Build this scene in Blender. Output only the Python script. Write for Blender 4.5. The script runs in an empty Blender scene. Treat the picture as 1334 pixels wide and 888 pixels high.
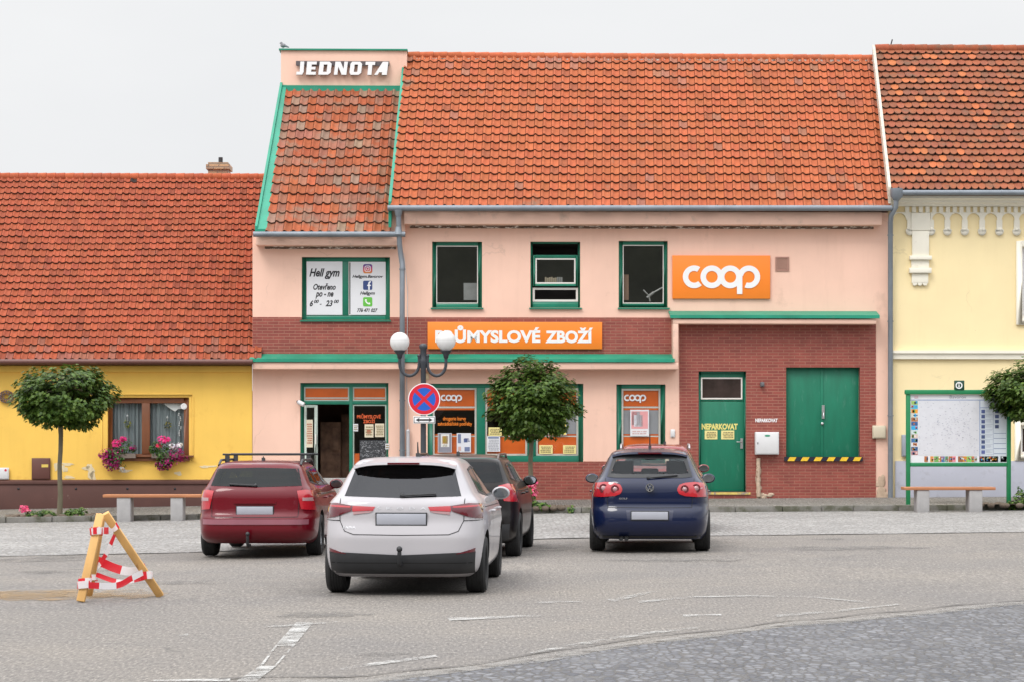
import bpy, bmesh, math, random
import numpy as np
from mathutils import Vector, Matrix
random.seed(7); np.random.seed(7)
R = math.radians
D = bpy.data
scene = bpy.context.scene
C = scene.collection
F = 2700.0; CX = 667.0; HY = 572.0; CH = 1.64        # lens and horizon of the photograph (1334 px wide)
ROWY = 50.0; ROWM = 0.02
ROWW = Matrix.Translation((0, ROWY, 0)) @ Matrix.Rotation(math.atan(ROWM), 4, 'Z')
IDM = Matrix.Identity(4)
_c, _s = math.cos(math.atan(ROWM)), math.sin(math.atan(ROWM))

def P(px, py, v=0.0):
    """photo pixel -> (u, z) on the plane at depth v of the row of houses"""
    a = (px - CX) / F
    t = (v + ROWY * _c) / (_c - _s * a)
    return (_c * t * a + _s * (t - ROWY), CH + (HY - py) / F * t)
def RC(x0, y0, x1, y1, v=0.0):
    u0, z1 = P(x0, y0, v); u1, z0 = P(x1, y1, v)
    return (u0, u1, z0, z1)
def AT(px, py, Y):
    return ((px - CX) / F * Y, CH + (HY - py) / F * Y)

def smooth(a, b, t):
    t = max(0.0, min(1.0, (t - a) / (b - a))); return t * t * (3 - 2 * t)
def gz(x, y):
    k = smooth(19, 31, y)
    if x < 1: T = max(-0.26, 0.017 * (x - 1)) if x > -15 else -0.26
    else: T = min(0.006 * (x - 1), 0.09)
    return k * T

# ------------------------------------------------------------------ materials
class NT:
    def __init__(s, m):
        m.use_nodes = True; s.t = m.node_tree; s.n = s.t.nodes; s.l = s.t.links
    def new(s, typ, **kw):
        n = s.n.new(typ)
        for k, v in kw.items():
            if k in n.inputs.keys(): n.inputs[k].default_value = v
            else: setattr(n, k, v)
        return n
    def lk(s, a, b): s.l.new(a, b)
def ramp(nt, fac, stops):
    r = nt.new('ShaderNodeValToRGB')
    e = r.color_ramp.elements
    while len(e) > len(stops): e.remove(e[-1])
    while len(e) < len(stops): e.new(0.5)
    for el, (p, c) in zip(e, stops):
        el.position = p; el.color = (*c, 1) if len(c) == 3 else c
    nt.lk(fac, r.inputs[0]); return r.outputs[0]
def mixc(nt, fac, a, b, mode='MIX'):
    m = nt.new('ShaderNodeMix', data_type='RGBA', blend_type=mode)
    for s_, v in ((m.inputs[0], fac), (m.inputs[6], a), (m.inputs[7], b)):
        if hasattr(v, 'links'): nt.lk(v, s_)
        elif isinstance(v, (int, float)): s_.default_value = v
        else: s_.default_value = (*v, 1)
    return m.outputs[2]
def coords(nt, scale=None, obj=True):
    tc = nt.new('ShaderNodeTexCoord')
    o = tc.outputs['Object']
    if scale is not None:
        mp = nt.new('ShaderNodeMapping'); mp.inputs['Scale'].default_value = scale
        nt.lk(o, mp.inputs[0]); o = mp.outputs[0]
    return o
def noise(nt, vec, scale, detail=4, rough=.55, dist=0.0):
    n = nt.new('ShaderNodeTexNoise'); n.inputs['Scale'].default_value = scale
    n.inputs['Detail'].default_value = detail; n.inputs['Roughness'].default_value = rough
    n.inputs['Distortion'].default_value = dist
    nt.lk(vec, n.inputs['Vector']); return n.outputs['Fac']
MATS = {}
def pm(name, col, rough=.6, var=.12, vscale=2.5, bump=0.0, bscale=60, metal=0.0, coat=0.0, spec=.5,
       attr=False, dirt=None, dirts=(.5, .62), dscale=3.0, aniso=None, fine=0.0, transl=0.0, emit=None, streak=None):
    """procedural surface: base colour with soft variation, fine grain, optional dirt patches and bump"""
    if name in MATS: return MATS[name]
    m = D.materials.new(name); nt = NT(m)
    b = nt.n['Principled BSDF']
    co = coords(nt, aniso)
    if attr:
        at = nt.new('ShaderNodeAttribute', attribute_name='Col'); base = at.outputs['Color']
    else:
        rg = nt.new('ShaderNodeRGB'); rg.outputs[0].default_value = (*col, 1); base = rg.outputs[0]
    if var:
        f = noise(nt, co, vscale, 5)
        v = ramp(nt, f, [(.25, (1 - var,) * 3), (.75, (1 + var,) * 3)])
        base = mixc(nt, 1.0, base, v, 'MULTIPLY')
    if fine:
        f = noise(nt, co, bscale * 1.3, 3)
        v = ramp(nt, f, [(.3, (1 - fine,) * 3), (.7, (1 + fine,) * 3)])
        base = mixc(nt, 1.0, base, v, 'MULTIPLY')
    if dirt:
        f = noise(nt, co, dscale, 7, .65)
        f = ramp(nt, f, [(dirts[0], (0, 0, 0)), (dirts[1], (1, 1, 1))])
        base = mixc(nt, f, base, dirt)
    if streak:      # rain streaks and hairline cracks of old render
        mp = nt.new('ShaderNodeMapping'); mp.inputs['Scale'].default_value = (1.6, 1.6, .16); nt.lk(coords(nt), mp.inputs[0])
        f = ramp(nt, noise(nt, mp.outputs[0], 2.6, 7, .7), [(.52, (0, 0, 0)), (.78, (.20, .20, .20))]); base = mixc(nt, f, base, streak)
        vo = nt.new('ShaderNodeTexVoronoi', feature='DISTANCE_TO_EDGE'); vo.inputs['Scale'].default_value = .45
        fw = nt.new('ShaderNodeTexNoise'); fw.inputs['Scale'].default_value = 1.7; fw.inputs['Detail'].default_value = 7; nt.lk(coords(nt), fw.inputs['Vector']); nt.lk(mixc(nt, .6, coords(nt), fw.outputs['Color'], 'ADD'), vo.inputs['Vector'])
        c1 = ramp(nt, vo.outputs['Distance'], [(0, (1, 1, 1)), (.006, (0, 0, 0))]); c2 = ramp(nt, noise(nt, coords(nt), .7, 3), [(.57, (0, 0, 0)), (.64, (.22, .22, .22))])
        base = mixc(nt, mixc(nt, 1, c1, c2, 'MULTIPLY'), base, tuple(x * .45 for x in streak))
        f = ramp(nt, noise(nt, coords(nt), 26, 3, .6), [(.71, (0, 0, 0)), (.76, (.6, .6, .6))]); f = mixc(nt, 1, f, ramp(nt, noise(nt, coords(nt), .8, 3), [(.5, (0, 0, 0)), (.6, (1, 1, 1))]), 'MULTIPLY'); base = mixc(nt, f, base, tuple(x * .4 for x in streak))
    nt.lk(base, b.inputs['Base Color'])
    b.inputs['Roughness'].default_value = rough; b.inputs['Metallic'].default_value = metal
    b.inputs['Coat Weight'].default_value = coat; b.inputs['Coat Roughness'].default_value = .04
    b.inputs['Specular IOR Level'].default_value = spec
    if bump:
        bp = nt.new('ShaderNodeBump'); bp.inputs['Strength'].default_value = bump; bp.inputs['Distance'].default_value = .02
        nt.lk(noise(nt, co, bscale, 4), bp.inputs['Height']); nt.lk(bp.outputs[0], b.inputs['Normal'])
    if emit:
        b.inputs['Emission Color'].default_value = (*emit[0], 1); b.inputs['Emission Strength'].default_value = emit[1]
    if transl:
        out = nt.n['Material Output']; tr = nt.new('ShaderNodeBsdfTranslucent'); mx = nt.new('ShaderNodeMixShader')
        nt.lk(base, tr.inputs[0]); mx.inputs[0].default_value = transl
        nt.lk(b.outputs[0], mx.inputs[1]); nt.lk(tr.outputs[0], mx.inputs[2]); nt.lk(mx.outputs[0], out.inputs[0])
    MATS[name] = m; return m
def glass(name, tint=.6, refl=(1, 1, 1), extra=0.0):
    """window glass: clear or tinted sheet with a Fresnel reflection"""
    if name in MATS: return MATS[name]
    m = D.materials.new(name); nt = NT(m); nt.n.remove(nt.n['Principled BSDF'])
    out = nt.n['Material Output']
    tr = nt.new('ShaderNodeBsdfTransparent'); tr.inputs[0].default_value = (tint, tint * 1.02, tint, 1) if not isinstance(tint, tuple) else (*tint, 1)
    gl = nt.new('ShaderNodeBsdfGlossy'); gl.inputs['Roughness'].default_value = .03; gl.inputs[0].default_value = (*refl, 1)
    ge = nt.new('ShaderNodeNewGeometry'); dt = nt.new('ShaderNodeVectorMath', operation='DOT_PRODUCT'); nt.lk(ge.outputs['Incoming'], dt.inputs[0]); nt.lk(ge.outputs['Normal'], dt.inputs[1])
    ab = nt.new('ShaderNodeMath', operation='ABSOLUTE'); nt.lk(dt.outputs['Value'], ab.inputs[0])
    om = nt.new('ShaderNodeMath', operation='SUBTRACT', use_clamp=True); om.inputs[0].default_value = 1; nt.lk(ab.outputs[0], om.inputs[1])
    pw = nt.new('ShaderNodeMath', operation='POWER'); nt.lk(om.outputs[0], pw.inputs[0]); pw.inputs[1].default_value = 5
    ad = nt.new('ShaderNodeMath', operation='MULTIPLY_ADD'); ad.inputs[1].default_value = .9; ad.inputs[2].default_value = .04 + extra; nt.lk(pw.outputs[0], ad.inputs[0])
    bp = nt.new('ShaderNodeBump'); bp.inputs['Strength'].default_value = .03
    nt.lk(noise(nt, coords(nt), 1.7, 2), bp.inputs['Height']); nt.lk(bp.outputs[0], gl.inputs['Normal'])
    mx = nt.new('ShaderNodeMixShader'); nt.lk(ad.outputs[0], mx.inputs[0])
    nt.lk(tr.outputs[0], mx.inputs[1]); nt.lk(gl.outputs[0], mx.inputs[2]); nt.lk(mx.outputs[0], out.inputs[0])
    MATS[name] = m; return m
def brick_mat(name, c1, c2, mortar, bw=.262, bh=.072, ms=.009):
    m = D.materials.new(name); nt = NT(m); b = nt.n['Principled BSDF']
    g = nt.new('ShaderNodeNewGeometry')
    co = coords(nt); sp = nt.new('ShaderNodeSeparateXYZ'); nt.lk(co, sp.inputs[0])
    ad = nt.new('ShaderNodeMath', operation='ADD'); nt.lk(sp.outputs[0], ad.inputs[0]); nt.lk(sp.outputs[1], ad.inputs[1])
    cb = nt.new('ShaderNodeCombineXYZ'); nt.lk(ad.outputs[0], cb.inputs[0]); nt.lk(sp.outputs[2], cb.inputs[1])
    br = nt.new('ShaderNodeTexBrick'); nt.lk(cb.outputs[0], br.inputs['Vector'])
    for k, v in (('Scale', 1.0), ('Brick Width', bw), ('Row Height', bh), ('Mortar Size', ms), ('Mortar Smooth', .3), ('Bias', -.1)): br.inputs[k].default_value = v
    br.inputs['Color1'].default_value = (*c1, 1); br.inputs['Color2'].default_value = (*c2, 1); br.inputs['Mortar'].default_value = (*mortar, 1)
    f = noise(nt, co, 3, 5); v = ramp(nt, f, [(.3, (.88,) * 3), (.7, (1.13,) * 3)])
    base = mixc(nt, 1.0, br.outputs[0], v, 'MULTIPLY')
    f2 = noise(nt, co, 1.3, 8, .7); f2 = ramp(nt, f2, [(.62, (0,) * 3), (.74, (.35,) * 3)])
    base = mixc(nt, f2, base, (.42, .22, .17))
    nt.lk(base, b.inputs['Base Color']); b.inputs['Roughness'].default_value = .55
    inv = nt.new('ShaderNodeMath', operation='SUBTRACT'); inv.inputs[0].default_value = 1; nt.lk(br.outputs['Fac'], inv.inputs[1])
    bp = nt.new('ShaderNodeBump'); bp.inputs['Strength'].default_value = .5; bp.inputs['Distance'].default_value = .008
    nt.lk(inv.outputs[0], bp.inputs['Height']); nt.lk(bp.outputs[0], b.inputs['Normal'])
    MATS[name] = m; return m

# ------------------------------------------------------------------ mesh building
ORG = {}
class MB:
    def __init__(s): s.v = []; s.f = []; s.c = []; s.smooth = []
    def add(s, vs, fs, col=None, sm=False):
        o = len(s.v); s.v += [tuple(p) for p in vs]
        for f in fs: s.f.append([i + o for i in f]); s.c.append(col); s.smooth.append(sm)
    def box(s, x0, x1, y0, y1, z0, z1, col=None):
        x0, x1 = sorted((x0, x1)); y0, y1 = sorted((y0, y1)); z0, z1 = sorted((z0, z1))
        s.add([(x0, y0, z0), (x1, y0, z0), (x1, y1, z0), (x0, y1, z0), (x0, y0, z1), (x1, y0, z1), (x1, y1, z1), (x0, y1, z1)],
              [(0, 3, 2, 1), (4, 5, 6, 7), (0, 1, 5, 4), (1, 2, 6, 5), (2, 3, 7, 6), (3, 0, 4, 7)], col); return s
    def quad(s, a, b, c, d, col=None): s.add([a, b, c, d], [(0, 1, 2, 3)], col); return s
    def rect(s, u0, u1, z0, z1, v, col=None):      # faces the viewer (-y)
        s.add([(u0, v, z0), (u1, v, z0), (u1, v, z1), (u0, v, z1)], [(0, 1, 2, 3)], col); return s
    def prism(s, poly, y0, y1, col=None):          # outline in (x,z), extruded along y; y0 is the near face
        n = len(poly); vs = [(x, y0, z) for x, z in poly] + [(x, y1, z) for x, z in poly]
        s.add(vs, [list(range(n)), list(range(2 * n - 1, n - 1, -1))] + [[i, i + n, (i + 1) % n + n, (i + 1) % n] for i in range(n)], col); return s
    def ext(s, poly, u0, u1, col=None):            # outline in (y,z), extruded along x
        n = len(poly); vs = [(u0, y, z) for y, z in poly] + [(u1, y, z) for y, z in poly]
        s.add(vs, [list(range(n)), list(range(2 * n - 1, n - 1, -1))] + [[i, i + n, (i + 1) % n + n, (i + 1) % n] for i in range(n)], col); return s
    def tube(s, pts, r, n=10, col=None, cap=True):
        pts = [Vector(p) for p in pts]; k = len(pts)
        rs = r if isinstance(r, (list, tuple)) else [r] * k
        vs = []; up = None
        for i, p in enumerate(pts):
            t = (pts[min(i + 1, k - 1)] - pts[max(i - 1, 0)]).normalized()
            if up is None:
                up = Vector((0, 0, 1)) if abs(t.z) < .9 else Vector((1, 0, 0))
            a = t.cross(up).normalized(); b2 = a.cross(t).normalized(); up = b2
            for j in range(n):
                th = 2 * math.pi * j / n; vs.append(p + (a * math.cos(th) + b2 * math.sin(th)) * rs[i])
        fs = [[i * n + j, i * n + (j + 1) % n, (i + 1) * n + (j + 1) % n, (i + 1) * n + j] for i in range(k - 1) for j in range(n)]
        s.add(vs, fs, col, True)
        if cap: s.add(vs[:n], [list(range(n - 1, -1, -1))], col); s.add(vs[-n:], [list(range(n))], col)
        return s
    def lathe(s, c, prof, axis='z', n=24, col=None, sm=True):
        vs = []; k = len(prof)
        for r, h in prof:
            for j in range(n):
                th = 2 * math.pi * j / n; a, b = r * math.cos(th), r * math.sin(th)
                p = {'z': (a, b, h), 'x': (h, a, b), 'y': (a, h, b)}[axis]
                vs.append((c[0] + p[0], c[1] + p[1], c[2] + p[2]))
        fs = [[i * n + j, i * n + (j + 1) % n, (i + 1) * n + (j + 1) % n, (i + 1) * n + j] for i in range(k - 1) for j in range(n)]
        s.add(vs, fs, col, sm); return s
    def ball(s, c, rx, ry=None, rz=None, n=20, m=12, col=None):
        ry = ry or rx; rz = rz or rx; vs = []
        for i in range(m + 1):
            ph = math.pi * i / m - math.pi / 2
            for j in range(n):
                th = 2 * math.pi * j / n
                vs.append((c[0] + rx * math.cos(ph) * math.cos(th), c[1] + ry * math.cos(ph) * math.sin(th), c[2] + rz * math.sin(ph)))
        s.add(vs, [[i * n + j, i * n + (j + 1) % n, (i + 1) * n + (j + 1) % n, (i + 1) * n + j] for i in range(m) for j in range(n)], col, True); return s
    def disc(s, x, z, r, v, n=32, col=None, x0=None, rz=None):
        s.add([(x + r * math.cos(2 * math.pi * i / n), v, z + (rz or r) * math.sin(2 * math.pi * i / n)) for i in range(n)], [list(range(n))], col); return s
    def arc(s, x, z, r0, r1, a0, a1, v0, v1, n=28, col=None):     # ring sector in (x,z) with thickness v0..v1
        vs = []
        for i in range(n + 1):
            a = R(a0 + (a1 - a0) * i / n); c_, s_ = math.cos(a), math.sin(a)
            vs += [(x + r0 * c_, v0, z + r0 * s_), (x + r1 * c_, v0, z + r1 * s_), (x + r1 * c_, v1, z + r1 * s_), (x + r0 * c_, v1, z + r0 * s_)]
        fs = []
        for i in range(n):
            o = i * 4; q = o + 4
            for k in range(4): fs.append([o + k, o + (k + 1) % 4, q + (k + 1) % 4, q + k])
        if abs(a1 - a0) < 359: fs += [[0, 1, 2, 3], [n * 4 + 3, n * 4 + 2, n * 4 + 1, n * 4]]
        s.add(vs, fs, col); return s
    def frame(s, u0, u1, z0, z1, w, v0, v1, wb=None, wt=None, wr=None):
        wb = wb or w; wt = wt or w; wr = wr or w
        s.box(u0, u0 + w, v0, v1, z0, z1); s.box(u1 - wr, u1, v0, v1, z0, z1)
        s.box(u0 + w, u1 - wr, v0, v1, z0, z0 + wb); s.box(u0 + w, u1 - wr, v0, v1, z1 - wt, z1); return s
    def sheet(s, u0, u1, z0, z1, holes, v, depth, edge=0.0, grid=None):
        """wall front with openings, their reveals (depth) and outer edges (edge)"""
        xs = sorted({u0, u1, *[min(max(h[i], u0), u1) for h in holes for i in (0, 1)]}); zs = sorted({z0, z1, *[min(max(h[i], z0), z1) for h in holes for i in (2, 3)]})
        for a, b in zip(xs, xs[1:]):
            for c, d in zip(zs, zs[1:]):
                mx, mz = (a + b) / 2, (c + d) / 2
                if any(h[0] < mx < h[1] and h[2] < mz < h[3] for h in holes): continue
                s.rect(a, b, c, d, v)
        for h in holes:
            a, b, c, d = h[:4]
            if b <= u0 or a >= u1 or d <= z0 or c >= z1: continue
            a_, b_, c_, d_ = max(a, u0), min(b, u1), max(c, z0), min(d, z1)
            w = v + depth
            if a > u0: s.quad((a, v, c_), (a, v, d_), (a, w, d_), (a, w, c_))
            if b < u1: s.quad((b, v, c_), (b, w, c_), (b, w, d_), (b, v, d_))
            if d < z1: s.quad((a_, v, d), (b_, v, d), (b_, w, d), (a_, w, d))
            if c > z0: s.quad((a_, v, c), (a_, w, c), (b_, w, c), (b_, v, c))
        if edge:
            w = v + edge
            s.quad((u0, v, z0), (u0, w, z0), (u0, w, z1), (u0, v, z1)); s.quad((u1, v, z0), (u1, v, z1), (u1, w, z1), (u1, w, z0))
            s.quad((u0, v, z1), (u0, w, z1), (u1, w, z1), (u1, v, z1)); s.quad((u0, v, z0), (u1, v, z0), (u1, w, z0), (u0, w, z0))
        return s
    def build(s, name, mat, parent=None, org=None, frame=None, bev=0.0, seg=2, recalc=True, auto=None):
        if parent is not None: o, fr = ORG[parent.name]
        else: o, fr = Vector(org), frame
        me = D.meshes.new(name)
        me.from_pydata([(x - o[0], y - o[1], z - o[2]) for x, y, z in s.v], [], s.f)
        if any(c is not None for c in s.c):
            ca = me.color_attributes.new('Col', 'FLOAT_COLOR', 'CORNER'); k = 0
            buf = np.ones((len(me.loops), 4), dtype=np.float32)
            for f, c in zip(s.f, s.c):
                if c is not None: buf[k:k + len(f), :3] = c
                k += len(f)
            ca.data.foreach_set('color', buf.ravel())
        me.polygons.foreach_set('use_smooth', s.smooth)
        if recalc or bev:
            bm = bmesh.new(); bm.from_mesh(me)
            if bev:
                bmesh.ops.remove_doubles(bm, verts=bm.verts, dist=1e-5)
                es = [e for e in bm.edges if len(e.link_faces) == 2 and e.calc_face_angle(0) > .5]
                bmesh.ops.bevel(bm, geom=es, offset=bev, segments=seg, affect='EDGES', profile=.5, clamp_overlap=True)
                for f in bm.faces: f.smooth = True
            bmesh.ops.recalc_face_normals(bm, faces=bm.faces)
            bm.to_mesh(me); bm.free()
            if bev: me.set_sharp_from_angle(angle=R(50))
        if auto: 
            me.polygons.foreach_set('use_smooth', [True] * len(me.polygons)); me.set_sharp_from_angle(angle=R(auto))
        ob = D.objects.new(name, me); C.objects.link(ob)
        for m in (mat if isinstance(mat, (list, tuple)) else [mat]): me.materials.append(m)
        if parent is not None: ob.parent = parent
        else: ob.matrix_world = fr @ Matrix.Translation(o)
        ORG[ob.name] = (o, fr); return ob
def tag(o, label, cat, group=None, kind=None):
    if label: o['label'] = label
    if cat: o['category'] = cat
    if group: o['group'] = group
    if kind: o['kind'] = kind
    return o
def root(name, label, cat, org, frame=None, group=None):
    o = D.objects.new(name, None); C.objects.link(o); o.empty_display_size = .2
    fr = ROWW if frame is None else frame
    o.matrix_world = fr @ Matrix.Translation(Vector(org)); ORG[o.name] = (Vector(org), fr)
    return tag(o, label, cat, group)
def solo(mb, name, mat, label, cat, org, frame=None, group=None, **kw):
    return tag(mb.build(name, mat, org=org, frame=ROWW if frame is None else frame, **kw), label, cat, group)

def text_mesh(s, bold=.0, shear=0., spacing=1.0, depth=0.0):
    cu = D.curves.new('t', 'FONT'); cu.body = s; cu.size = 1; cu.offset = bold; cu.shear = shear; cu.space_character = spacing
    cu.resolution_u = 4; cu.extrude = depth; cu.align_x = 'LEFT'
    ob = D.objects.new('t', cu); C.objects.link(ob)
    bpy.context.view_layer.update()
    me = ob.evaluated_get(bpy.context.evaluated_depsgraph_get()).to_mesh()
    vs = [tuple(v.co) for v in me.vertices]; fs = [list(p.vertices) for p in me.polygons]
    D.objects.remove(ob); D.curves.remove(cu); return vs, fs
def text(mb, s, u0, u1, z0, z1, v, bold=.02, shear=0., depth=.0, col=None, spacing=1.0):
    """lettering fitted into a rectangle, facing the viewer; depth>0 gives thickness behind v"""
    vs, fs = text_mesh(s, bold, shear, spacing, .5 if depth else 0)
    xs = [p[0] for p in vs]; ys = [p[1] for p in vs]
    kx = (u1 - u0) / (max(xs) - min(xs)); ky = (z1 - z0) / (max(ys) - min(ys))
    mb.add([(u0 + (x - min(xs)) * kx, v + (.5 - z) * depth if depth else v, z0 + (y - min(ys)) * ky) for x, y, z in vs], fs, col)
    return mb
# ------------------------------------------------------------------ materials of the houses
PINK = pm('salmon_render', (.84, .55, .435), .85, .07, .8, .12, 220, dirt=(.58, .37, .28), dirts=(.60, .80), dscale=1.1, fine=.03, streak=(.60, .36, .26))
PINKD = pm('salmon_trim', (.81, .53, .42), .8, .08, 1.5, .1, 200, dirt=(.50, .36, .29), dirts=(.58, .78), dscale=2.3)
BRICK = brick_mat('clinker_tile', (.29, .066, .048), (.225, .048, .037), (.33, .135, .095))
GREEN = pm('green_paint', (.008, .165, .10), .38, .15, 4, .05, 60, dirt=(.20, .22, .16), dirts=(.69, .76), dscale=6)
GREENL = pm('green_sheet_metal', (.012, .25, .155), .42, .2, 1.6, .05, 30, dirt=(.16, .24, .19), dirts=(.60, .78), dscale=2.2)
GDOOR = pm('green_door_paint', (.004, .165, .092), .5, .14, 2.0, .04, 30, aniso=(3, 3, .7), dirt=(.06, .22, .15), dirts=(.58, .8), dscale=3)
ZINC = pm('zinc_gutter', (.20, .225, .255), .5, .14, 3, .03, 30, metal=.25)
YELLOW = pm('yellow_render', (.90, .57, .115), .85, .06, .9, .12, 200, dirt=(.68, .36, .06), dirts=(.60, .82), dscale=1.2, fine=.03, streak=(.70, .40, .06))
CREAM = pm('cream_render', (.88, .73, .43), .85, .05, .8, .08, 200, fine=.02, streak=(.74, .58, .31))
WHITEST = pm('white_stucco', (.84, .80, .69), .8, .05, 2, .1, 120, dirt=(.6, .55, .44), dirts=(.6, .8))
PLINTHB = pm('brown_plinth', (.10, .042, .034), .7, .12, 2, .1, 120, dirt=(.25, .19, .16), dirts=(.68, .76), dscale=5)
PLINTHG = pm('grey_blue_plinth', (.42, .43, .50), .8, .06, 1.4, .1, 120, dirt=(.33, .33, .37), dirts=(.58, .75))
BROWNW = pm('brown_window_wood', (.19, .068, .028), .45, .2, 6, .04, 40, aniso=(1, 1, .3))
BROWNM = pm('brown_metal', (.13, .05, .04), .5, .1, 3)
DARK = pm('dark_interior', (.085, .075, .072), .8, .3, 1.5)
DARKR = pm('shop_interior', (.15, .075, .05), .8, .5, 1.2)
ORANGE = pm('orange_sign', (.92, .235, .018), .45, .03, 1)
OFILM = pm('orange_film', (.80, .15, .018), .35, .10, 3)
WHITE = pm('white_lettering', (.82, .82, .83), .4, .02, 2)
WSTRIP = pm('white_film', (.75, .72, .68), .4, .03, 2)
GFILM = pm('grey_film', (.36, .36, .40), .4, .08, 2)
BLACK = pm('black_print', (.012, .012, .016), .5, .0)
PAPER = pm('white_paper', (.72, .73, .76), .6, .03, 3)
YPAPER = pm('yellow_paper', (.82, .72, .30), .6, .05, 4)
COLM = pm('printed_colours', (1, 1, 1), .5, .05, 6, attr=True)
GL = glass('window_glass', .88, extra=.01)
GLD = glass('dim_window_glass', .75, extra=.05)
LOFTW = pm('shadow_and_flaking', (.16, .11, .08), .9, .4, 3, .3, 60, dirt=(.85, .80, .74), dirts=(.54, .58), dscale=7, aniso=(1, 1, 4))  # dark base paints the shadow under the eaves, pale patches are flaking

def tile_mat(name, dirt, lo, hi, ds=2.0):
    return pm(name, (1, 1, 1), .85, .16, 9, .15, 90, spec=.25, attr=True, dirt=dirt, dirts=(lo, hi), dscale=ds, fine=.08)
def tiles(mb, BL, BR, TR, TL, nc, nr, colfn, kind='pan', amp=.05, step=.045, stagger=False, jit=.006, shear=0.0):
    BL, BR, TR, TL = map(Vector, (BL, BR, TR, TL))
    nrm = (BR - BL).cross(TL - BL).normalized()
    if nrm.z < 0: nrm = -nrm
    if kind == 'pan':
        us = [0, .06, .14, .24, .34, .46, .62, .82, 1.0]; hs = [.0, .62, 1.0, 1.0, .66, .18, 0, .10, .36]
    else:
        us = [0, .02, .16, .34, .5, .66, .84, .98, 1.0]; hs = [0, .22, .26, .3, .3, .3, .26, .22, 0]
    def pt(a, b): return (BL * (1 - a) + BR * a) * (1 - b) + (TL * (1 - a) + TR * a) * b
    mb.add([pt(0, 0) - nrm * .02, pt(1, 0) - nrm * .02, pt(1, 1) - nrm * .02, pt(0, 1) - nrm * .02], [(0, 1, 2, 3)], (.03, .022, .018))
    for j in range(nr):
        for i in range(-1 if stagger else 0, nc):
            off = .5 * (j % 2) if stagger else 0.0
            c = colfn(i, j); dz = random.uniform(-jit, jit); rot = random.uniform(-.35, .35) * jit * 2; dv = random.uniform(-.05, .05)
            vs = []
            for e, vv in enumerate((0, 1)):
                for u_, h_ in zip(us, hs):
                    a = (i + off + u_) / nc
                    if stagger: a = min(max(a, 0), 1)
                    b = (j + (vv * 1.12) + (dv if vv == 0 else 0)) / nr
                    if kind != 'pan' and vv == 0: b += (.36 * abs(2 * u_ - 1) ** 2.6) / nr
                    b = min(b, 1.0)
                    vs.append(pt(a, b) + nrm * (.022 * math.sin(a * 9 + 1.3 * math.sin(b * 5)) * math.sin(b * 3.1) + h_ * amp + (step * (1 - vv)) + dz + rot * (u_ - .5)))
            n = len(us)
            low = [Vector(v) - nrm * (step + .01) for v in vs[:n]]
            fs = [(k, k + 1, n + k + 1, n + k) for k in range(n - 1)]
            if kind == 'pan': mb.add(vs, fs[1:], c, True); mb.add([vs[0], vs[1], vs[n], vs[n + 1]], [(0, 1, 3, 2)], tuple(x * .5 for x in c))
            else: mb.add(vs, fs, c, False)
            mb.add(vs[:n] + low, [(k, n + k, n + k + 1, k + 1) for k in range(n - 1)], (.08, .042, .03))  # lips and the grooves above coloured darker, painting shade lines between tiles
    return mb
def jitc(c, k=.12, h=.05):
    g = random.uniform(1 - k, 1 + k); return tuple(min(1, max(0, x * g * random.uniform(1 - h, 1 + h))) for x in c)
def ridge(mb, A, B, n, r, colfn):
    A, B = Vector(A), Vector(B)
    for i in range(n):
        a, b = A.lerp(B, i / n), A.lerp(B, (i + 1.08) / n)
        mb.tube([a, b], [r * 1.0, r * 1.14], 10, colfn())
def panel_window(parent, px, v, mframe, fw, split=None, mglass=None, room=DARK, depth=1.6, bead=True, sill=True, name='window'):
    u0, u1, z0, z1 = RC(*px, v)
    fr = MB(); fr.frame(u0, u1, z0, z1, fw, v, v + .07)
    cuts = [P(x, 0, v)[0] for x in (split or [])]
    for c in cuts: fr.box(c - fw * .8, c + fw * .8, v - .012, v + .08, z0 + fw, z1 - fw)
    w = fr.build(name, mframe, parent, bev=.006)
    edges = [u0 + fw] + [e for c in cuts for e in (c - fw * .8, c + fw * .8)] + [u1 - fw]
    for a, b in zip(edges[::2], edges[1::2]):
        if bead:
            bd = MB(); bd.frame(a + .004, b - .004, z0 + fw + .004, z1 - fw - .004, .021, v + .012, v + .05); bd.build('glazing_bead', WSTRIP, w)
        g = MB(); g.rect(a, b, z0 + fw, z1 - fw, v + .03); g.build('pane', mglass or GL, w, recalc=False)
    if sill:
        sl = MB(); sl.ext([(v + .03, z0 + .012), (-.06, z0 - .018), (-.062, z0 - .05), (-.05, z0 - .05), (v + .03, z0 - .02)], u0 - .03, u1 + .03)
        sl.build('sill', mframe, w)
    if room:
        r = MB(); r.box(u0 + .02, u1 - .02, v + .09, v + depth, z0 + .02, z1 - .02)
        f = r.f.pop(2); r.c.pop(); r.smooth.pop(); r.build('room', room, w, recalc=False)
    return w

GND = -.35
# ================================================================== the salmon shop building
O0 = (P(745, 648)[0], 0, 0)
shop = root('shop_building', 'salmon two-storey shop building with red tiled roof, brick bands and green trim', 'building', O0)
openings = {
    'gym': (393, 335, 508, 417), 'w1': (563, 315, 628, 401), 'w2': (691, 315, 756, 401), 'w3': (806, 314, 870, 401),
    'door': (391, 498, 506, 651), 'shopw': (557, 499, 760, 601), 'shop4': (803, 500, 867, 603),
    'gdoor': (910, 483, 972, 640), 'hatch': (1024, 478, 1120, 595)}
H = {k: RC(*b, 0) for k, b in openings.items()}
uL, uM, uR = P(329, 500)[0], P(527, 300)[0], P(1157, 400)[0]
zTe, zMe = P(0, 306)[1], P(0, 275)[1]
w = MB(); w.sheet(uL, uR, GND, zTe, list(H.values()), 0, .16)
w.rect(uM, uR, zTe, zMe, 0)
zr = P(834, 76, 4.6)[1]
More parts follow.
